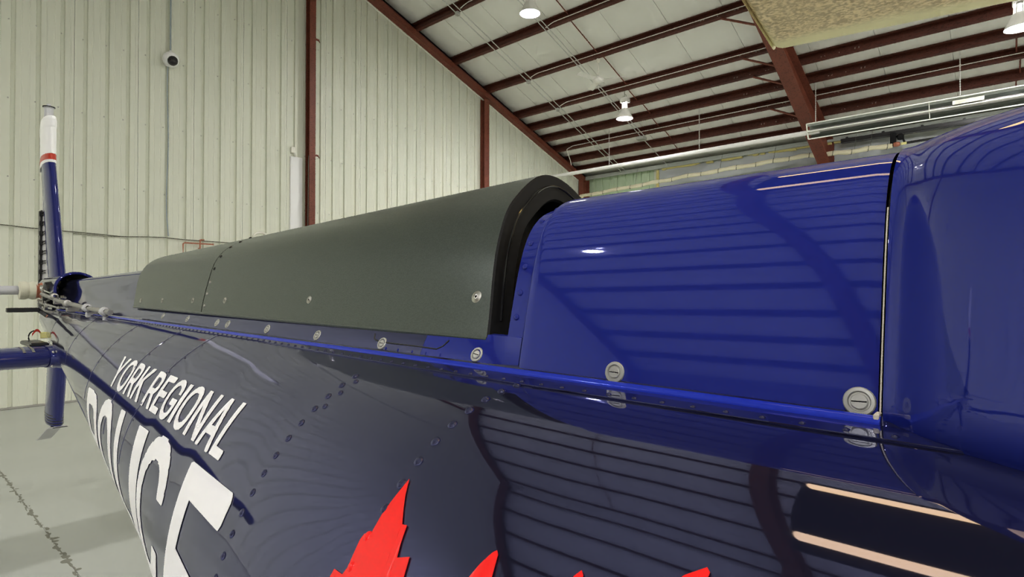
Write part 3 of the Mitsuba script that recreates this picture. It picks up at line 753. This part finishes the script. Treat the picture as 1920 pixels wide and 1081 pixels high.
# fairing of the drive shaft, along the boom
def fair_half(t):
    w = YC - (brail(t)[0] + 0.012)
    zc = max(0.14 - 0.0117 * (t - 0.6) * 1.05, 0.07)
    f_ = min(1, w / 0.2)
    h = [(0, -0.113), (0.013 * f_, -0.085), (0.036 * f_, -0.045), (0.066 * f_, 0.02 * zc / 0.1), (0.50 * w, 0.80 * zc), (w, zc)]
    return spline_section(h)
P = [full_ring(t, brail(t)[0] + 0.012, fair_half(t), None) for t in np.linspace(0.79, 4.95, 120)]
P = np.array(P)
P[:, :, 1] += 0.0012 * (meshkit.noise(np.stack([P[..., 0] * 9, P[..., 2] * 9, P[..., 1] * 3], -1)) - 0.5)
df = obj('driveshaft_fairing', cat(grid(P), capfan(P[-1])), 'navy_mat', hel, True, label='blue fairing along the top of the boom')
Q = []
for t in np.linspace(0.553, 0.80, 16):                # lower edge strip, running forward under the cover to the cowling
    k = min(1, max(0, (t - 0.553) / 0.06))
    a = np.array([(cowl_side(t) + 0.004 + (z + 0.111) * 0.21 , z) for z in np.linspace(-0.111, -0.066, 8)])
    b = np.array([(brail(t)[0] + 0.012 + np.interp(z, fair_half(t)[:, 1], fair_half(t)[:, 0]), z) for z in np.linspace(-0.111, -0.066, 8)])
    m = a * (1 - k) + b * k
    m = np.vstack([m, [m[-1, 0] + 0.012, m[-1, 1] + 0.001]])
    Q.append([(-t, y_, H + z) for y_, z in m])
obj('front_strip', grid(Q), 'blue_mat', df, 40)
# access hatch outline and small rivets under the cover
hx = []
for t, z in [(-0.955, -0.080), (-0.95, -0.090), (-0.93, -0.094), (-0.80, -0.095), (-0.75, -0.096), (-0.735, -0.090), (-0.725, -0.080)]:
    hx.append((t, brail(-t)[0] + 0.0115 + (z + 0.113) * 0.48, H + z))
obj('hatch_seam', tube(hx, 0.0016, 6), 'black_satin', df)
obj('hatch_rivets', cat(*[cone((-t, brail(t)[0] + 0.0155, H - 0.105), (0, -1, 0.4), 0.0035, 0.002, 0.002, 8) for t in (0.735, 0.775, 0.815, 0.86, 0.90)]), 'blue_mat', df, kind='stuff')

# rivets on the flange
for z in (-0.036, 0.002, 0.043, 0.081, 0.119, 0.142):
    n_ = np.array([0, -1, 0.35 + max(0, z) * 6]); n_ /= np.linalg.norm(n_)
    hh = cowl_half(0.575, cowl_side(0.575) + 0.009, sink=0.0115)
    yi = cowl_side(0.575) + 0.009 + np.interp(z, hh[:, 1], hh[:, 0])
    obj('rivet', lathe([(0.0052, -0.001), (0.005, 0.0015), (0.003, 0.0028), (1e-4, 0.0032)], n_, (-0.575, yi, H + z), 12), 'blue_mat', fl, True)

# quarter turn fasteners along the lower edge
def camlock(t, z, parent, r=0.0138):
    k_ = 0.21 if t < 0.55 else 0.50
    ys = brail(t)[0] + (0.0128 + (z + 0.111) * k_ if t < 0.55 else 0.0118 + (z + 0.113) * k_)
    n_ = np.array([0.02, -1, k_]); n_ /= np.linalg.norm(n_)
    at = np.array([-t, ys, H + z])
    kf = obj('quarter_turn_fastener', lathe([(r, -0.004), (r, 0.0016), (r * 0.93, 0.0028), (r * 0.72, 0.0030), (r * 0.64, 0.0008), (1e-4, 0.0008)], n_, at, 28), 'fastener_mat', parent, 35, label='grey quarter turn fastener')
    obj('stud', lathe([(r * 0.54, 0.0), (r * 0.54, 0.0026), (r * 0.48, 0.0032), (1e-4, 0.0032)], n_, at, 24), 'fastener_mat', kf, 35)
    sl = np.array([1.0, 0.02, -0.06 + 0.1 * math.sin(t * 17)]); sl -= n_ * (sl @ n_); sl /= np.linalg.norm(sl)
    obj('slot', tube([at + n_ * 0.0030 - sl * r * 0.46, at + n_ * 0.0030 + sl * r * 0.46], 0.0007, 6), 'matte_black', kf)
for t, z in ((0.107, -0.101), (0.38, -0.100)):
    camlock(t, z, ec)
for t, z in ((0.645, -0.098), (0.918, -0.097), (1.182, -0.095), (1.455, -0.093), (1.735, -0.091), (1.825, -0.090), (2.11, -0.087), (2.40, -0.085)):
    camlock(t, z, df, 0.0125)

# gap seal between the cowlings
def seal_ring(t, grow):
    r_ = full_ring(t, cowl_side(t) + 0.002, cowl_half(t, cowl_side(t) + 0.002), None)
    return r_
S = [seal_ring(0.0895, 0), seal_ring(0.0909, 0)]
S0 = np.array(S); S0[:, :, 1] -= 0.0018 * np.sign(YC - S0[:, :, 1])
obj('gap_seal', grid(S0[:, :17]), 'seal_mat', hel, label='thin beige seal in the gap between two cowlings')
obj('sealant_strip', cat(bev(-0.130, -0.0885, brail(0.1)[0] - 0.003, brail(0.1)[0] + 0.012, H - 0.1285, H - 0.1255, 0.0008), bev(-0.0935, -0.0888, brail(0.1)[0] - 0.003, brail(0.1)[0] + 0.014, H - 0.129, H - 0.108, 0.0008)), 'seal_mat', hel)
obj('gap_backing', grid([full_ring(t, cowl_side(t) + 0.014, cowl_half(t, cowl_side(t) + 0.014, sink=0.014), None) for t in (0.06, 0.13)]), 'matte_black', hel)

# gearbox cowling, flaring outwards towards the nose
def gb_side(t):
    k = np.array([-0.9, -0.5, -0.3, -0.15, -0.06, -0.02, 0.02, 0.045, 0.062, 0.072, 0.079, 0.087])
    v = np.array([0.50, 0.42, 0.415, 0.435, 0.475, 0.500, 0.535, 0.562, 0.585, 0.604, 0.612, 0.614])
    return float(np.interp(t, k, v))
tg = np.concatenate([np.linspace(-0.9, -0.1, 14), np.linspace(-0.08, 0.04, 22), np.linspace(0.044, 0.087, 22)])
sd = np.array([gb_side(t) for t in tg])
from scipy.ndimage import gaussian_filter1d
fine = np.linspace(-0.9, 0.087, 400)
fs = gaussian_filter1d(np.array([gb_side(t) for t in fine]), 3.0, mode='nearest')
P = []
for t in tg:
    ys = float(np.interp(t, fine, fs))
    e = max(0.0, (0.60 - ys) / 0.12)
    w = YC - ys
    top = 0.176 + 0.012 * min(e, 1.2)
    lo = [(0.10, -0.139), (0.050, -0.139), (0.018, -0.131), (0.004, -0.112)]
    lo = [(i * min(1, 0.25 + e), -0.124 + (z + 0.124) * min(1, 0.2 + e)) for i, z in lo]
    h = lo + [(0.0, -0.085), (0.012, -0.03), (0.027, 0.030), (0.045, 0.085), (0.068, 0.122), (0.12, 0.154), (0.20, 0.170), (w, top)]
    P.append(full_ring(t, ys, spline_section(h, 64), None))
obj('gearbox_cowling', cat(grid(P), capfan(P[0])), 'blue_mat', hel, True, label='blue gearbox cowling bulging outwards towards the nose')

# black cover over the shaft -----------------------------------------------------
CF = np.array([(.271, -.073), (.245, -.008), (.207, .083), (.191, .111), (.160, .155), (.127, .185), (.088, .213), (.048, .235), (0, .245)])
CA = np.array([(.169, -.058), (.155, .011), (.147, .046), (.130, .093), (.107, .125), (.074, .151), (.030, .170), (.015, .174), (0, .175)])
def cover_ring(t, off=0.0, n=46):
    """Arched section; both ends and the seam lean aft towards the crown."""
    k = (t - 0.637) / (2.84 - 0.637)
    q = CF * (1 - k) + CA * k
    d = np.concatenate([[0], np.cumsum(np.linalg.norm(np.diff(q, axis=0), axis=1))])
    q = CubicSpline(d, q, bc_type=('not-a-knot', (1, np.array([-1.0, 0.0]))))(np.linspace(0, d[-1], n))
    tg_ = np.gradient(q, axis=0); nn = np.stack([-tg_[:, 1], tg_[:, 0]], 1)
    nn /= np.linalg.norm(nn, axis=1, keepdims=True)
    nn[-1] = (0, -1)
    q = q + nn * off
    q[-1, 0] = 0
    a = np.array([(-(t + 0.235 * (z + 0.073)), YC - w, H + z) for w, z in q])
    b = a[::-1].copy(); b[:, 1] = 2 * YC - b[:, 1]
    return np.vstack([a, b[1:]])
SEAM = 1.985
def shear(ring, amt):                       # the front edge and seam lean aft towards the crown
    return ring
cv = obj('shaft_cover', grid([cover_ring(t) for t in np.linspace(0.637, SEAM - 0.003, 24)]), 'cover_mat', hel, 35, label='satin black arched cover over the drive shaft')
obj('aft_section', grid([cover_ring(t) for t in np.linspace(SEAM + 0.003, 2.84, 16)]), 'cover_mat', cv, 35, label='rear section of the black cover, behind a riveted seam')
obj('seam_lap', grid([cover_ring(t, 0.002) for t in (SEAM - 0.03, SEAM + 0.03)]), 'matte_black', cv, 35)
obj('lining', grid([cover_ring(t, 0.006) for t in np.linspace(0.637, 2.84, 12)]), 'matte_black', cv, 35)
def lip(t0, wid):
    rs = [cover_ring(t0, 0.0), cover_ring(t0 - 0.004, 0.002), cover_ring(t0 - 0.004, wid * 0.5), cover_ring(t0 - 0.002, wid - 0.004), cover_ring(t0 + 0.004, wid), cover_ring(t0 + 0.05, wid)]
    return grid(rs)
obj('dark_mouth_sheet', cat(capfan(cover_ring(0.70, 0.012))), 'matte_black', cv)  # black sheet added to stand for the shade inside the hollow cover mouth
obj('front_edge', lip(0.637, 0.055), 'matte_black', cv, 25, label='thick black front edge of the cover')
a = cover_ring(0.640, 0.024); b = cover_ring(0.640, 0.024)
ringc = a[4:-4]
obj('front_bead', tube(ringc + np.array([0.007, 0, 0]), 0.0026, 8), 'black_gloss', cv, 30)
obj('bottom_hem', cat(*[grid([[c + np.array([0, dy, dz]) for dy, dz in ((0, 0.004), (-0.0015, 0.0), (0.0, -0.004), (0.006, -0.004))] for c in [cover_ring(t)[0] for t in np.linspace(0.637, 2.84, 30)]])]), 'cover_mat', cv, 40)
for t, z, r in ((0.687, -0.005, 0.0110), (1.276, -0.015, 0.0098), (1.81, -0.021, 0.0098), (2.098, -0.024, 0.0098), (2.444, -0.027, 0.0098), (2.745, -0.030, 0.0098)):
    k = (t - 0.637) / 2.203
    cr_ = cover_ring(t - 0.235 * (z + 0.073))[:30]
    yb = float(np.interp(H + z, cr_[:, 2], cr_[:, 1]))
    n_ = np.array([0.02, -1, 0.38 - 0.2 * k])
    sw = obj('screw', lathe([(r, -0.002), (r, 0.0008), (r * 0.9, 0.0018), (r * 0.45, 0.0030), (r * 0.42, 0.0022), (1e-4, 0.0022)], n_, (-t, yb, H + z), 22), 'steel', cv, 40, label='silver screw in the side of the cover')
    obj('recess', lathe([(r * 0.22, 0.0026), (1e-4, 0.0030)], n_, (-t, yb, H + z), 8), 'matte_black', sw)
rg = cover_ring(SEAM - 0.022)
for i in (3, 8, 13, 19, 25, 31, 36, 41):
    p = rg[i]; tg_ = rg[i + 1] - rg[i - 1]; n_ = np.cross([1.0, 0, 0], tg_); n_ /= np.linalg.norm(n_)
    if n_[1] > 0.2 or n_[2] < -0.5:
        n_ = -n_
    obj('rivet', cone(p, n_, 0.0055, 0.0045, 0.004, 10), 'black_gloss' if i > 14 else 'dull_steel', cv)

# lettering -----------------------------------------------------------------------
GLYPH_I = trimesh.creation.box((0.22, 1.0, 0.0006))
def letters(text, slots, height, s_first, s_last, slant, holder):
    """slots: (t of the left edge, t of the right edge) of every letter; s runs down the skin, the text towards the nose."""
    ta, tb = slots[0][0], slots[-1][1]
    for ch, (t0, t1) in zip(text, slots):
        if ch == 'I':
            m = trimesh.Trimesh(GLYPH_I.vertices * [1, height, 1] + [0, height / 2, 0.0003], GLYPH_I.faces)
        else:
            m = meshkit.text_mesh(ch, height, 0.0006, bold=True)
        v = np.asarray(m.vertices) - [m.bounds[0][0], 0, 0]
        v = v * [(t0 - t1) / (m.bounds[1][0] - m.bounds[0][0]), 1, 1]
        v, f_ = trimesh.remesh.subdivide_to_size(v, np.asarray(m.faces), max_edge=0.02)
        out = []
        for u, q, d_ in v:
            t = t0 - u - slant * q
            base = s_first + (s_last - s_first) * ((ta - t) / (ta - tb))
            out.append(bpt(t, base - q, 0.0012 + d_))
        obj('letter', trimesh.Trimesh(np.array(out), f_, process=False), 'white_decal', holder, False, label=f'white letter {ch}')
def natural(text, ta, tb, gap, space, iw):
    """Slots from the natural widths of the letters."""
    x, sl = 0.0, []
    for ch in text:
        if ch == ' ':
            x += space; continue
        m = meshkit.text_mesh(ch, 1.0, 0.01, bold=True)
        w = iw if ch == 'I' else m.bounds[1][0] - m.bounds[0][0]
        sl.append((x, x + w)); x += w + gap
    k = (ta - tb) / sl[-1][1]
    return [(ta - a * k, ta - b * k) for a, b in sl]
letters('YORKREGIONAL', natural('YORK REGIONAL', 2.322, 1.081, 0.11, 0.30, 0.24), 0.098, 0.488, 0.578, 0.0, boom)
letters('POLICE', [(2.635, 2.380), (2.350, 2.080), (2.020, 1.805), (1.770, 1.665), (1.650, 1.345), (1.229, 0.922)], 0.300, 0.8235, 0.923, 0.0, boom)

# red maple leaf: big jagged lobes, the tips in view and the rest of the leaf below
def decal(poly, bsdf, holder, label, off=0.0012):
    m = trimesh.creation.extrude_polygon(poly, 0.0006, engine='earcut')
    v, f_ = trimesh.remesh.subdivide_to_size(np.asarray(m.vertices), np.asarray(m.faces), max_edge=0.02)
    return obj('leaf_decal', trimesh.Trimesh(np.array([bpt(a, b, off + c) for a, b, c in v]), f_, process=False), bsdf, holder, False, label=label)
leaf = [(0.495, 0.540), (0.484, 0.555), (0.472, 0.568), (0.460, 0.580), (0.452, 0.5795), (0.446, 0.594), (0.440, 0.605), (0.423, 0.601), (0.417, 0.615), (0.400, 0.645), (0.378, 0.655),
        (0.352, 0.622), (0.338, 0.598), (0.334, 0.589), (0.327, 0.579), (0.3235, 0.5765), (0.320, 0.579), (0.315, 0.593), (0.304, 0.622), (0.280, 0.622), (0.254, 0.594), (0.240, 0.576), (0.237, 0.5725), (0.234, 0.575),
        (0.222, 0.602), (0.202, 0.602), (0.180, 0.575), (0.162, 0.558), (0.150, 0.5505), (0.147, 0.553), (0.150, 0.585), (0.142, 0.62), (0.165, 0.67), (0.150, 0.73), (0.20, 0.79), (0.25, 0.85), (0.33, 0.88), (0.34, 0.97), (0.36, 0.97), (0.37, 0.88), (0.44, 0.85), (0.50, 0.79),
        (0.545, 0.73), (0.52, 0.69), (0.533, 0.648), (0.531, 0.632), (0.512, 0.633), (0.509, 0.626), (0.513, 0.603), (0.511, 0.597), (0.500, 0.597), (0.501, 0.578), (0.499, 0.563)]
lp = Polygon(leaf).buffer(0)
decal(max(getattr(lp, 'geoms', [lp]), key=lambda g: g.area), 'red_decal', boom, 'red maple leaf decal')

# tail: gearbox fairing, fins, stabiliser, tail rotor shaft --------------------------
P = []
for t in np.linspace(4.60, 5.45, 14):
    k = (t - 4.60) / 0.85
    hw, top, bt = 0.128 - 0.045 * k, 0.135 - 0.012 * k, -0.045 + 0.07 * k
    sk = 0.10                                      # the open front edge rakes aft towards the crown
    P.append([(-(t + sk * max(0, math.sin(a)) * (1 - k)), YC - hw * math.cos(a) * (1 if math.sin(a) > 0 else 1), H + (top - hw + hw * math.sin(a) if a > 0 else 0)) for a in np.linspace(0.0001, math.pi, 25)])
    lowa = (-(t), YC - hw, H + bt)
    P[-1] = [lowa] + P[-1] + [(-(t), YC + hw, H + bt)]
tf = obj('gearbox_fairing', grid(P), 'navy_mat', hel, 40, label='half pipe fairing over the tail gearbox, open at the front')
obj('front_lip', tube(P[0], 0.009, 8), 'deep_blue', tf, 30)
obj('inner_skin', grid([[(x, YC + (y_ - YC) * 0.95, H + (z - H) * 0.95 - 0.002) for x, y_, z in row] for row in P]), 'matte_black', tf)
obj('gearbox', lathe([(0.001, -0.2), (0.055, -0.19), (0.07, -0.05), (0.085, 0.0), (0.07, 0.12), (0.001, 0.13)], (1, 0, 0), (-5.2, YC, H + 0.02), 20), 'dull_steel', hel, 40, label='tail gearbox under the fairing')

def airfoil(le, te, thick, z, rows=13, lean=0.0):
    """Closed section in the xy plane at height z; le and te are distances aft."""
    c = te - le
    u = 0.5 * (1 - np.cos(np.linspace(0, math.pi, rows)))
    yt = thick * (1.4845 * np.sqrt(u) - 0.63 * u - 1.758 * u ** 2 + 1.4215 * u ** 3 - 0.5075 * u ** 4) * 1.0
    yt = np.maximum(yt, 0.004)
    a = [(-(le + c * q), YC + lean - w, z) for q, w in zip(u, yt)]
    b = [(-(le + c * q), YC + lean + w, z) for q, w in zip(u[::-1][1:-1], yt[::-1][1:-1])]
    return a + b
def fin_seg(z0, z1, n):
    out = []
    for q in np.linspace(0, 1, n):
        z = z0 + (z1 - z0) * q
        k = (z - 0.05) / 1.30
        if z > 0.9601:
            out.append(airfoil(5.35, 5.80, 0.076, H + z, lean=-0.018))
        else:
            out.append(airfoil(5.07 + 0.27 * k, 5.55 + 0.12 * k, 0.080 - 0.018 * k, H + z, lean=-0.048 * k))
    return out
vf = obj('vertical_fin', grid(fin_seg(0.05, 0.96, 14), close_v=True), 'deep_blue', hel, True, label='tall blue vertical fin above the tail')
for z0, z1, m_, lb in ((0.9602, 0.997, 'white_paint', 'white band'), (0.997, 1.042, 'red_stripe', 'red band'), (1.042, 1.24, 'white_paint', 'white fin tip')):
    Q = fin_seg(z0, z1, 5)
    obj('tip_band', cat(grid(Q, close_v=True), capfan(Q[-1])), m_, vf, True, label=lb)
Q = [[(-(5.58 + (-x - 5.58) * s), YC - 0.018 + (y_ - YC + 0.018) * s, H + z) for x, y_, _ in airfoil(5.35, 5.80, 0.076, 0, lean=-0.018)] for z, s in ((1.24, 1.0), (1.255, 1.04), (1.30, 1.04), (1.325, 0.97), (1.33, 0.6))]
obj('tip_cap', cat(grid(Q, close_v=True), capfan(Q[-1])), 'white_paint', vf, 30, label='white cap of the fin')
st = obj('strobe_light', lathe([(0.036, 0), (0.038, 0.015), (0.029, 0.020), (0.029, 0.095), (0.034, 0.100), (0.034, 0.112), (0.014, 0.118), (0.014, 0.130), (1e-4, 0.132)], (0, 0, 1), (-5.58, YC - 0.004, H + 1.33), 22), 'grey_tube', vf, 30, label='grey strobe light on top of the fin')
for z in (1.333, 1.432):
    obj('dark_ring', lathe([(0.030, 0), (0.040, 0.002), (0.040, 0.009), (0.030, 0.011)], (0, 0, 1), (-5.58, YC - 0.004, H + z), 22), 'black_satin', st)
obj('trailing_strip', bev(-5.82, -5.74, YC - 0.024, YC + 0.014, H + 0.0, H + 0.655, 0.005), 'black_satin', vf, label='black strip behind the fin')
obj('trailing_plate', bev(-5.75, -5.50, YC - 0.010, YC - 0.004, H + 0.05, H + 1.16, 0.001), 'grey_tube', vf, label='pale grey plate behind the fin')
for z in np.arange(0.08, 0.64, 0.076):
    obj('strip_bracket', cat(bev(-5.76, -5.60, YC - 0.020, YC - 0.010, H + z, H + z + 0.006, 0.002), bev(-5.76, -5.60, YC - 0.020, YC - 0.010, H + z + 0.018, H + z + 0.023, 0.002), bev(-5.75, -5.71, YC - 0.034, YC - 0.008, H + z - 0.006, H + z + 0.030, 0.003)), 'black_satin', vf)
Q = []
for q in np.linspace(0, 1, 12):
    z = -0.18 - 0.78 * q
    Q.append(airfoil(5.00 + 0.17 * q, 5.50 + 0.13 * q, 0.105 - 0.02 * q, H + z))
vn = obj('ventral_fin', cat(grid(Q, close_v=True), capfan(Q[-1])), 'deep_blue', hel, True, label='blue lower fin under the tail')
for z in (-0.945, -0.925, -0.905, -0.885):
    Q = [airfoil(5.16, 5.63, 0.088, H + z + dz) for dz in (-0.003, 0.003)]
    obj('wear_band', grid([[(x, YC + (y_ - YC) * 1.06, zz) for x, y_, zz in r_] for r_ in Q], close_v=True), 'black_satin', vn)
sk = obj('tail_skid', grid([[(-t, YC + w, H + z + o) for w, o in ((-0.042, 0), (0.042, 0), (0.042, -0.006), (-0.042, -0.006))] for t, z in ((5.12, -0.955), (5.20, -0.965), (5.30, -0.985), (5.55, -1.085), (5.66, -1.13), (5.72, -1.14))], close_v=True), 'grey_tube', hel, 30, label='bent grey tail skid plate under the lower fin')
obj('bolt', cat(*[cone((-5.28, YC + w, H - 0.978), (0.3, 0, 1), 0.011, 0.010, 0.005, 10) for w in (-0.018, 0.022)]), 'matte_black', sk)

# horizontal stabiliser, both sides
def stab_section(y, sgn=1):
    le, te, th, z = 4.05, 4.62, 0.128, -0.362
    u = 0.5 * (1 - np.cos(np.linspace(0, math.pi, 15)))
    yt = np.maximum(th * (1.4845 * np.sqrt(u) - 0.63 * u - 1.758 * u ** 2 + 1.4215 * u ** 3 - 0.5075 * u ** 4), 0.003)
    a = [(-(le + (te - le) * q), y, H + z + 0.85 * w) for q, w in zip(u, yt)]
    b = [(-(le + (te - le) * q), y, H + z - w) for q, w in zip(u[::-1][1:-1], yt[::-1][1:-1])]
    return a + b
Q = [stab_section(y) for y in np.linspace(-0.30, 2.17, 20)]
hz = obj('horizontal_stabilizer', cat(grid(Q, close_v=True), capfan(Q[0]), capfan(Q[-1])), 'deep_blue', hel, True, label='blue horizontal stabilizer reaching out of the left edge')
for yy in (0.715, 2 * YC - 0.715):
    Q = [[(-4.3 + (x + 4.3) * s, y_, H - 0.362 + (z - H + 0.362) * s) for x, y_, z in stab_section(yy + dy)] for dy, s in ((-0.022, 1.06), (0.022, 1.12), (0.05, 1.25))]
    cf = obj('root_cuff', grid(Q, close_v=True), 'deep_blue', hz, True, label='blue cuff where the stabilizer meets the boom')
    obj('rivets', cat(*[lathe([(0.008, 0), (0.006, 0.003), (1e-4, 0.005)], (1, -0.3, 0.2), p, 8) for p in [(-4.045, yy - 0.01, H - 0.33), (-4.04, yy + 0.01, H - 0.37), (-4.06, yy - 0.012, H - 0.41), (-4.06, yy + 0.01, H - 0.30)]]), 'steel', cf, kind='stuff')
# flat ribs on the upper face
for yy in (0.30, 0.45, 0.58, 0.62):
    obj('rib', grid([[(-t, y_, H - 0.362 + 0.85 * 0.128 * (1.4845 * math.sqrt(u) - 0.63 * u - 1.758 * u ** 2 + 1.4215 * u ** 3 - 0.5075 * u ** 4) + 0.002) for y_ in (yy, yy + 0.012)] for t, u in ((4.05 + 0.57 * q, q) for q in np.linspace(0.05, 0.95, 12))]), 'dull_steel', hz)

# tail rotor drive: shaft with collars reaching to starboard, pitch links
tr = obj('tail_rotor_shaft', tube([(-5.23, 0.80, H + 0.022), (-5.235, 0.40, H + 0.018), (-5.24, -0.1, H + 0.012)], 0.031, 20), 'grey_tube', hel, 30, label='grey tail rotor shaft reaching out of the left edge')
obj('collar', lathe([(0.03, -0.055), (0.062, -0.05), (0.066, -0.02), (0.056, 0.0), (0.066, 0.02), (0.062, 0.045), (0.03, 0.05)], (0, 1, 0), (-5.21, 0.765, H + 0.020), 24), 'label_mat', tr, 40, label='beige collar')
obj('dark_flange', lathe([(0.03, -0.02), (0.058, -0.018), (0.05, 0.0), (0.06, 0.016), (0.03, 0.02)], (0, 1, 0), (-5.20, 0.820, H + 0.018), 20), 'copper_mat', tr, 40)
obj('output_shaft', tube([(-5.15, 0.82, H + 0.035), (-5.13, 0.90, H + 0.04)], 0.022, 16), 'chrome', tr, 30)
obj('hub', cat(lathe([(0.02, -0.05), (0.06, -0.045), (0.068, 0.0), (0.06, 0.03), (0.02, 0.04)], (0.2, 1, 0), (-5.0, 0.86, H - 0.03), 20), lathe([(0.02, -0.04), (0.05, -0.03), (0.05, 0.03), (0.02, 0.04)], (0, 1, 0.2), (-4.9, 0.84, H + 0.03), 18)), 'black_satin', tr, 40)
obj('pitch_plate', cat(lathe([(0.02, -0.012), (0.085, -0.010), (0.085, 0.010), (0.02, 0.012)], (0.1, 1, 0.1), (-5.1, 0.835, H - 0.055), 22), lathe([(0.02, -0.01), (0.06, -0.008), (0.06, 0.008), (0.02, 0.01)], (0.1, 1, 0.1), (-5.0, 0.825, H - 0.085), 22)), 'steel', tr, 40)
for i, (a, b) in enumerate([((-5.05, 0.80, H - 0.06), (-4.75, 0.86, H - 0.10)), ((-5.1, 0.81, H - 0.09), (-4.8, 0.84, H - 0.02)), ((-4.9, 0.80, H + 0.02), (-4.7, 0.86, H - 0.03)), ((-5.0, 0.80, H - 0.12), (-4.7, 0.83, H - 0.13))]):
    lk = obj('pitch_link', tube([a, b], 0.010, 8), ('steel', 'black_satin', 'chrome', 'dull_steel')[i], tr, 30)
    obj('rod_end', cat(lathe([(0.001, -0.014), (0.018, -0.01), (0.018, 0.01), (0.001, 0.014)], (0, 1, 0), a, 12), lathe([(0.001, -0.014), (0.018, -0.01), (0.018, 0.01), (0.001, 0.014)], (0, 1, 0), b, 12)), 'steel', lk, 30)
ct = obj('control_tube', tube([(-4.9, 0.79, H - 0.005), (-4.3, 0.772, H - 0.045), (-3.6, 0.757, H - 0.075), (-3.1, 0.745, H - 0.088)], 0.012, 12), 'dull_steel', hel, 30, label='grey control tube running along the fairing')
for p in ((-4.42, 0.772, H - 0.02), (-4.05, 0.765, H - 0.058), (-3.55, 0.752, H - 0.074), (-3.2, 0.745, H - 0.085)):
    obj('clamp', cat(lathe([(0.010, -0.03), (0.019, -0.026), (0.022, 0), (0.019, 0.026), (0.010, 0.03)], (1, -0.05, 0.05), p, 14), bev(p[0] - 0.015, p[0] + 0.015, p[1] - 0.004, p[1] + 0.06, p[2] - 0.05, p[2] - 0.02, 0.004)), 'dull_steel' if p[0] < -4 else 'grey_tube', ct, 40)
obj('tail_antenna', cat(bev(-4.93, -4.87, 0.610, 0.775, H - 0.125, H - 0.096, 0.004), tube([(-4.90, 0.77, H - 0.112), (-4.86, 0.80, H - 0.14), (-4.80, 0.845, H - 0.19)], 0.013, 6)), 'black_satin', hel, label='black bent bar sticking out under the tail rotor shaft')
obj('red_strap', cat(tube([(-4.85, 0.815, H - 0.155), (-4.75, 0.832, H - 0.168), (-4.52, 0.845, H - 0.190)], 0.016, 8), tube([(-4.80, 0.81, H - 0.20), (-4.70, 0.812, H - 0.25), (-4.64, 0.80, H - 0.315)], 0.015, 8)), 'copper_mat', hel, 30, label='reddish bracket under the tail gearbox')
rt = obj('warning_tag', tube([(-4.62 , 0.715 + 0.034 * math.cos(a), H - 0.275 + 0.040 * math.sin(a)) for a in np.linspace(0, 5.6, 20)], 0.004, 6), 'matte_black', hel, 30, label='black ring with a red and cream tag')
obj('red_ribbon', grid([[(-4.60, 0.695 + 0.04 * q, H - 0.262 + 0.030 * math.sin(q * 2.6) + w) for w in (-0.008, 0.008)] for q in np.linspace(0, 1, 8)]), 'red_stripe', rt)
obj('cream_label', bev(-4.605, -4.60, 0.735, 0.785, H - 0.285, H - 0.245, 0.002), 'yellow_label', rt)
obj('stabilizer_clamp', bev(-4.62, -4.30, 0.640, 0.730, H - 0.318, H - 0.292, 0.008), 'black_satin', hel)

# skid landing gear below the frame carries the machine
for yy in (YC - 1.08, YC + 1.08):
    lg = obj('landing_skid', tube([(-0.25, yy, 0.045), (1.0, yy, 0.045), (2.4, yy, 0.045), (2.75, yy, 0.12), (2.9, yy, 0.26)], 0.045, 14), 'black_satin', hel, 40)
for xx in (0.15, 0.75):
    obj('cross_tube', tube([(xx, YC - 1.08, 0.06), (xx, YC - 0.95, 0.30), (xx, YC - 0.5, 0.50), (xx, YC + 0.5, 0.50), (xx, YC + 0.95, 0.30), (xx, YC + 1.08, 0.06)], 0.035, 12), 'black_satin', hel, 40)
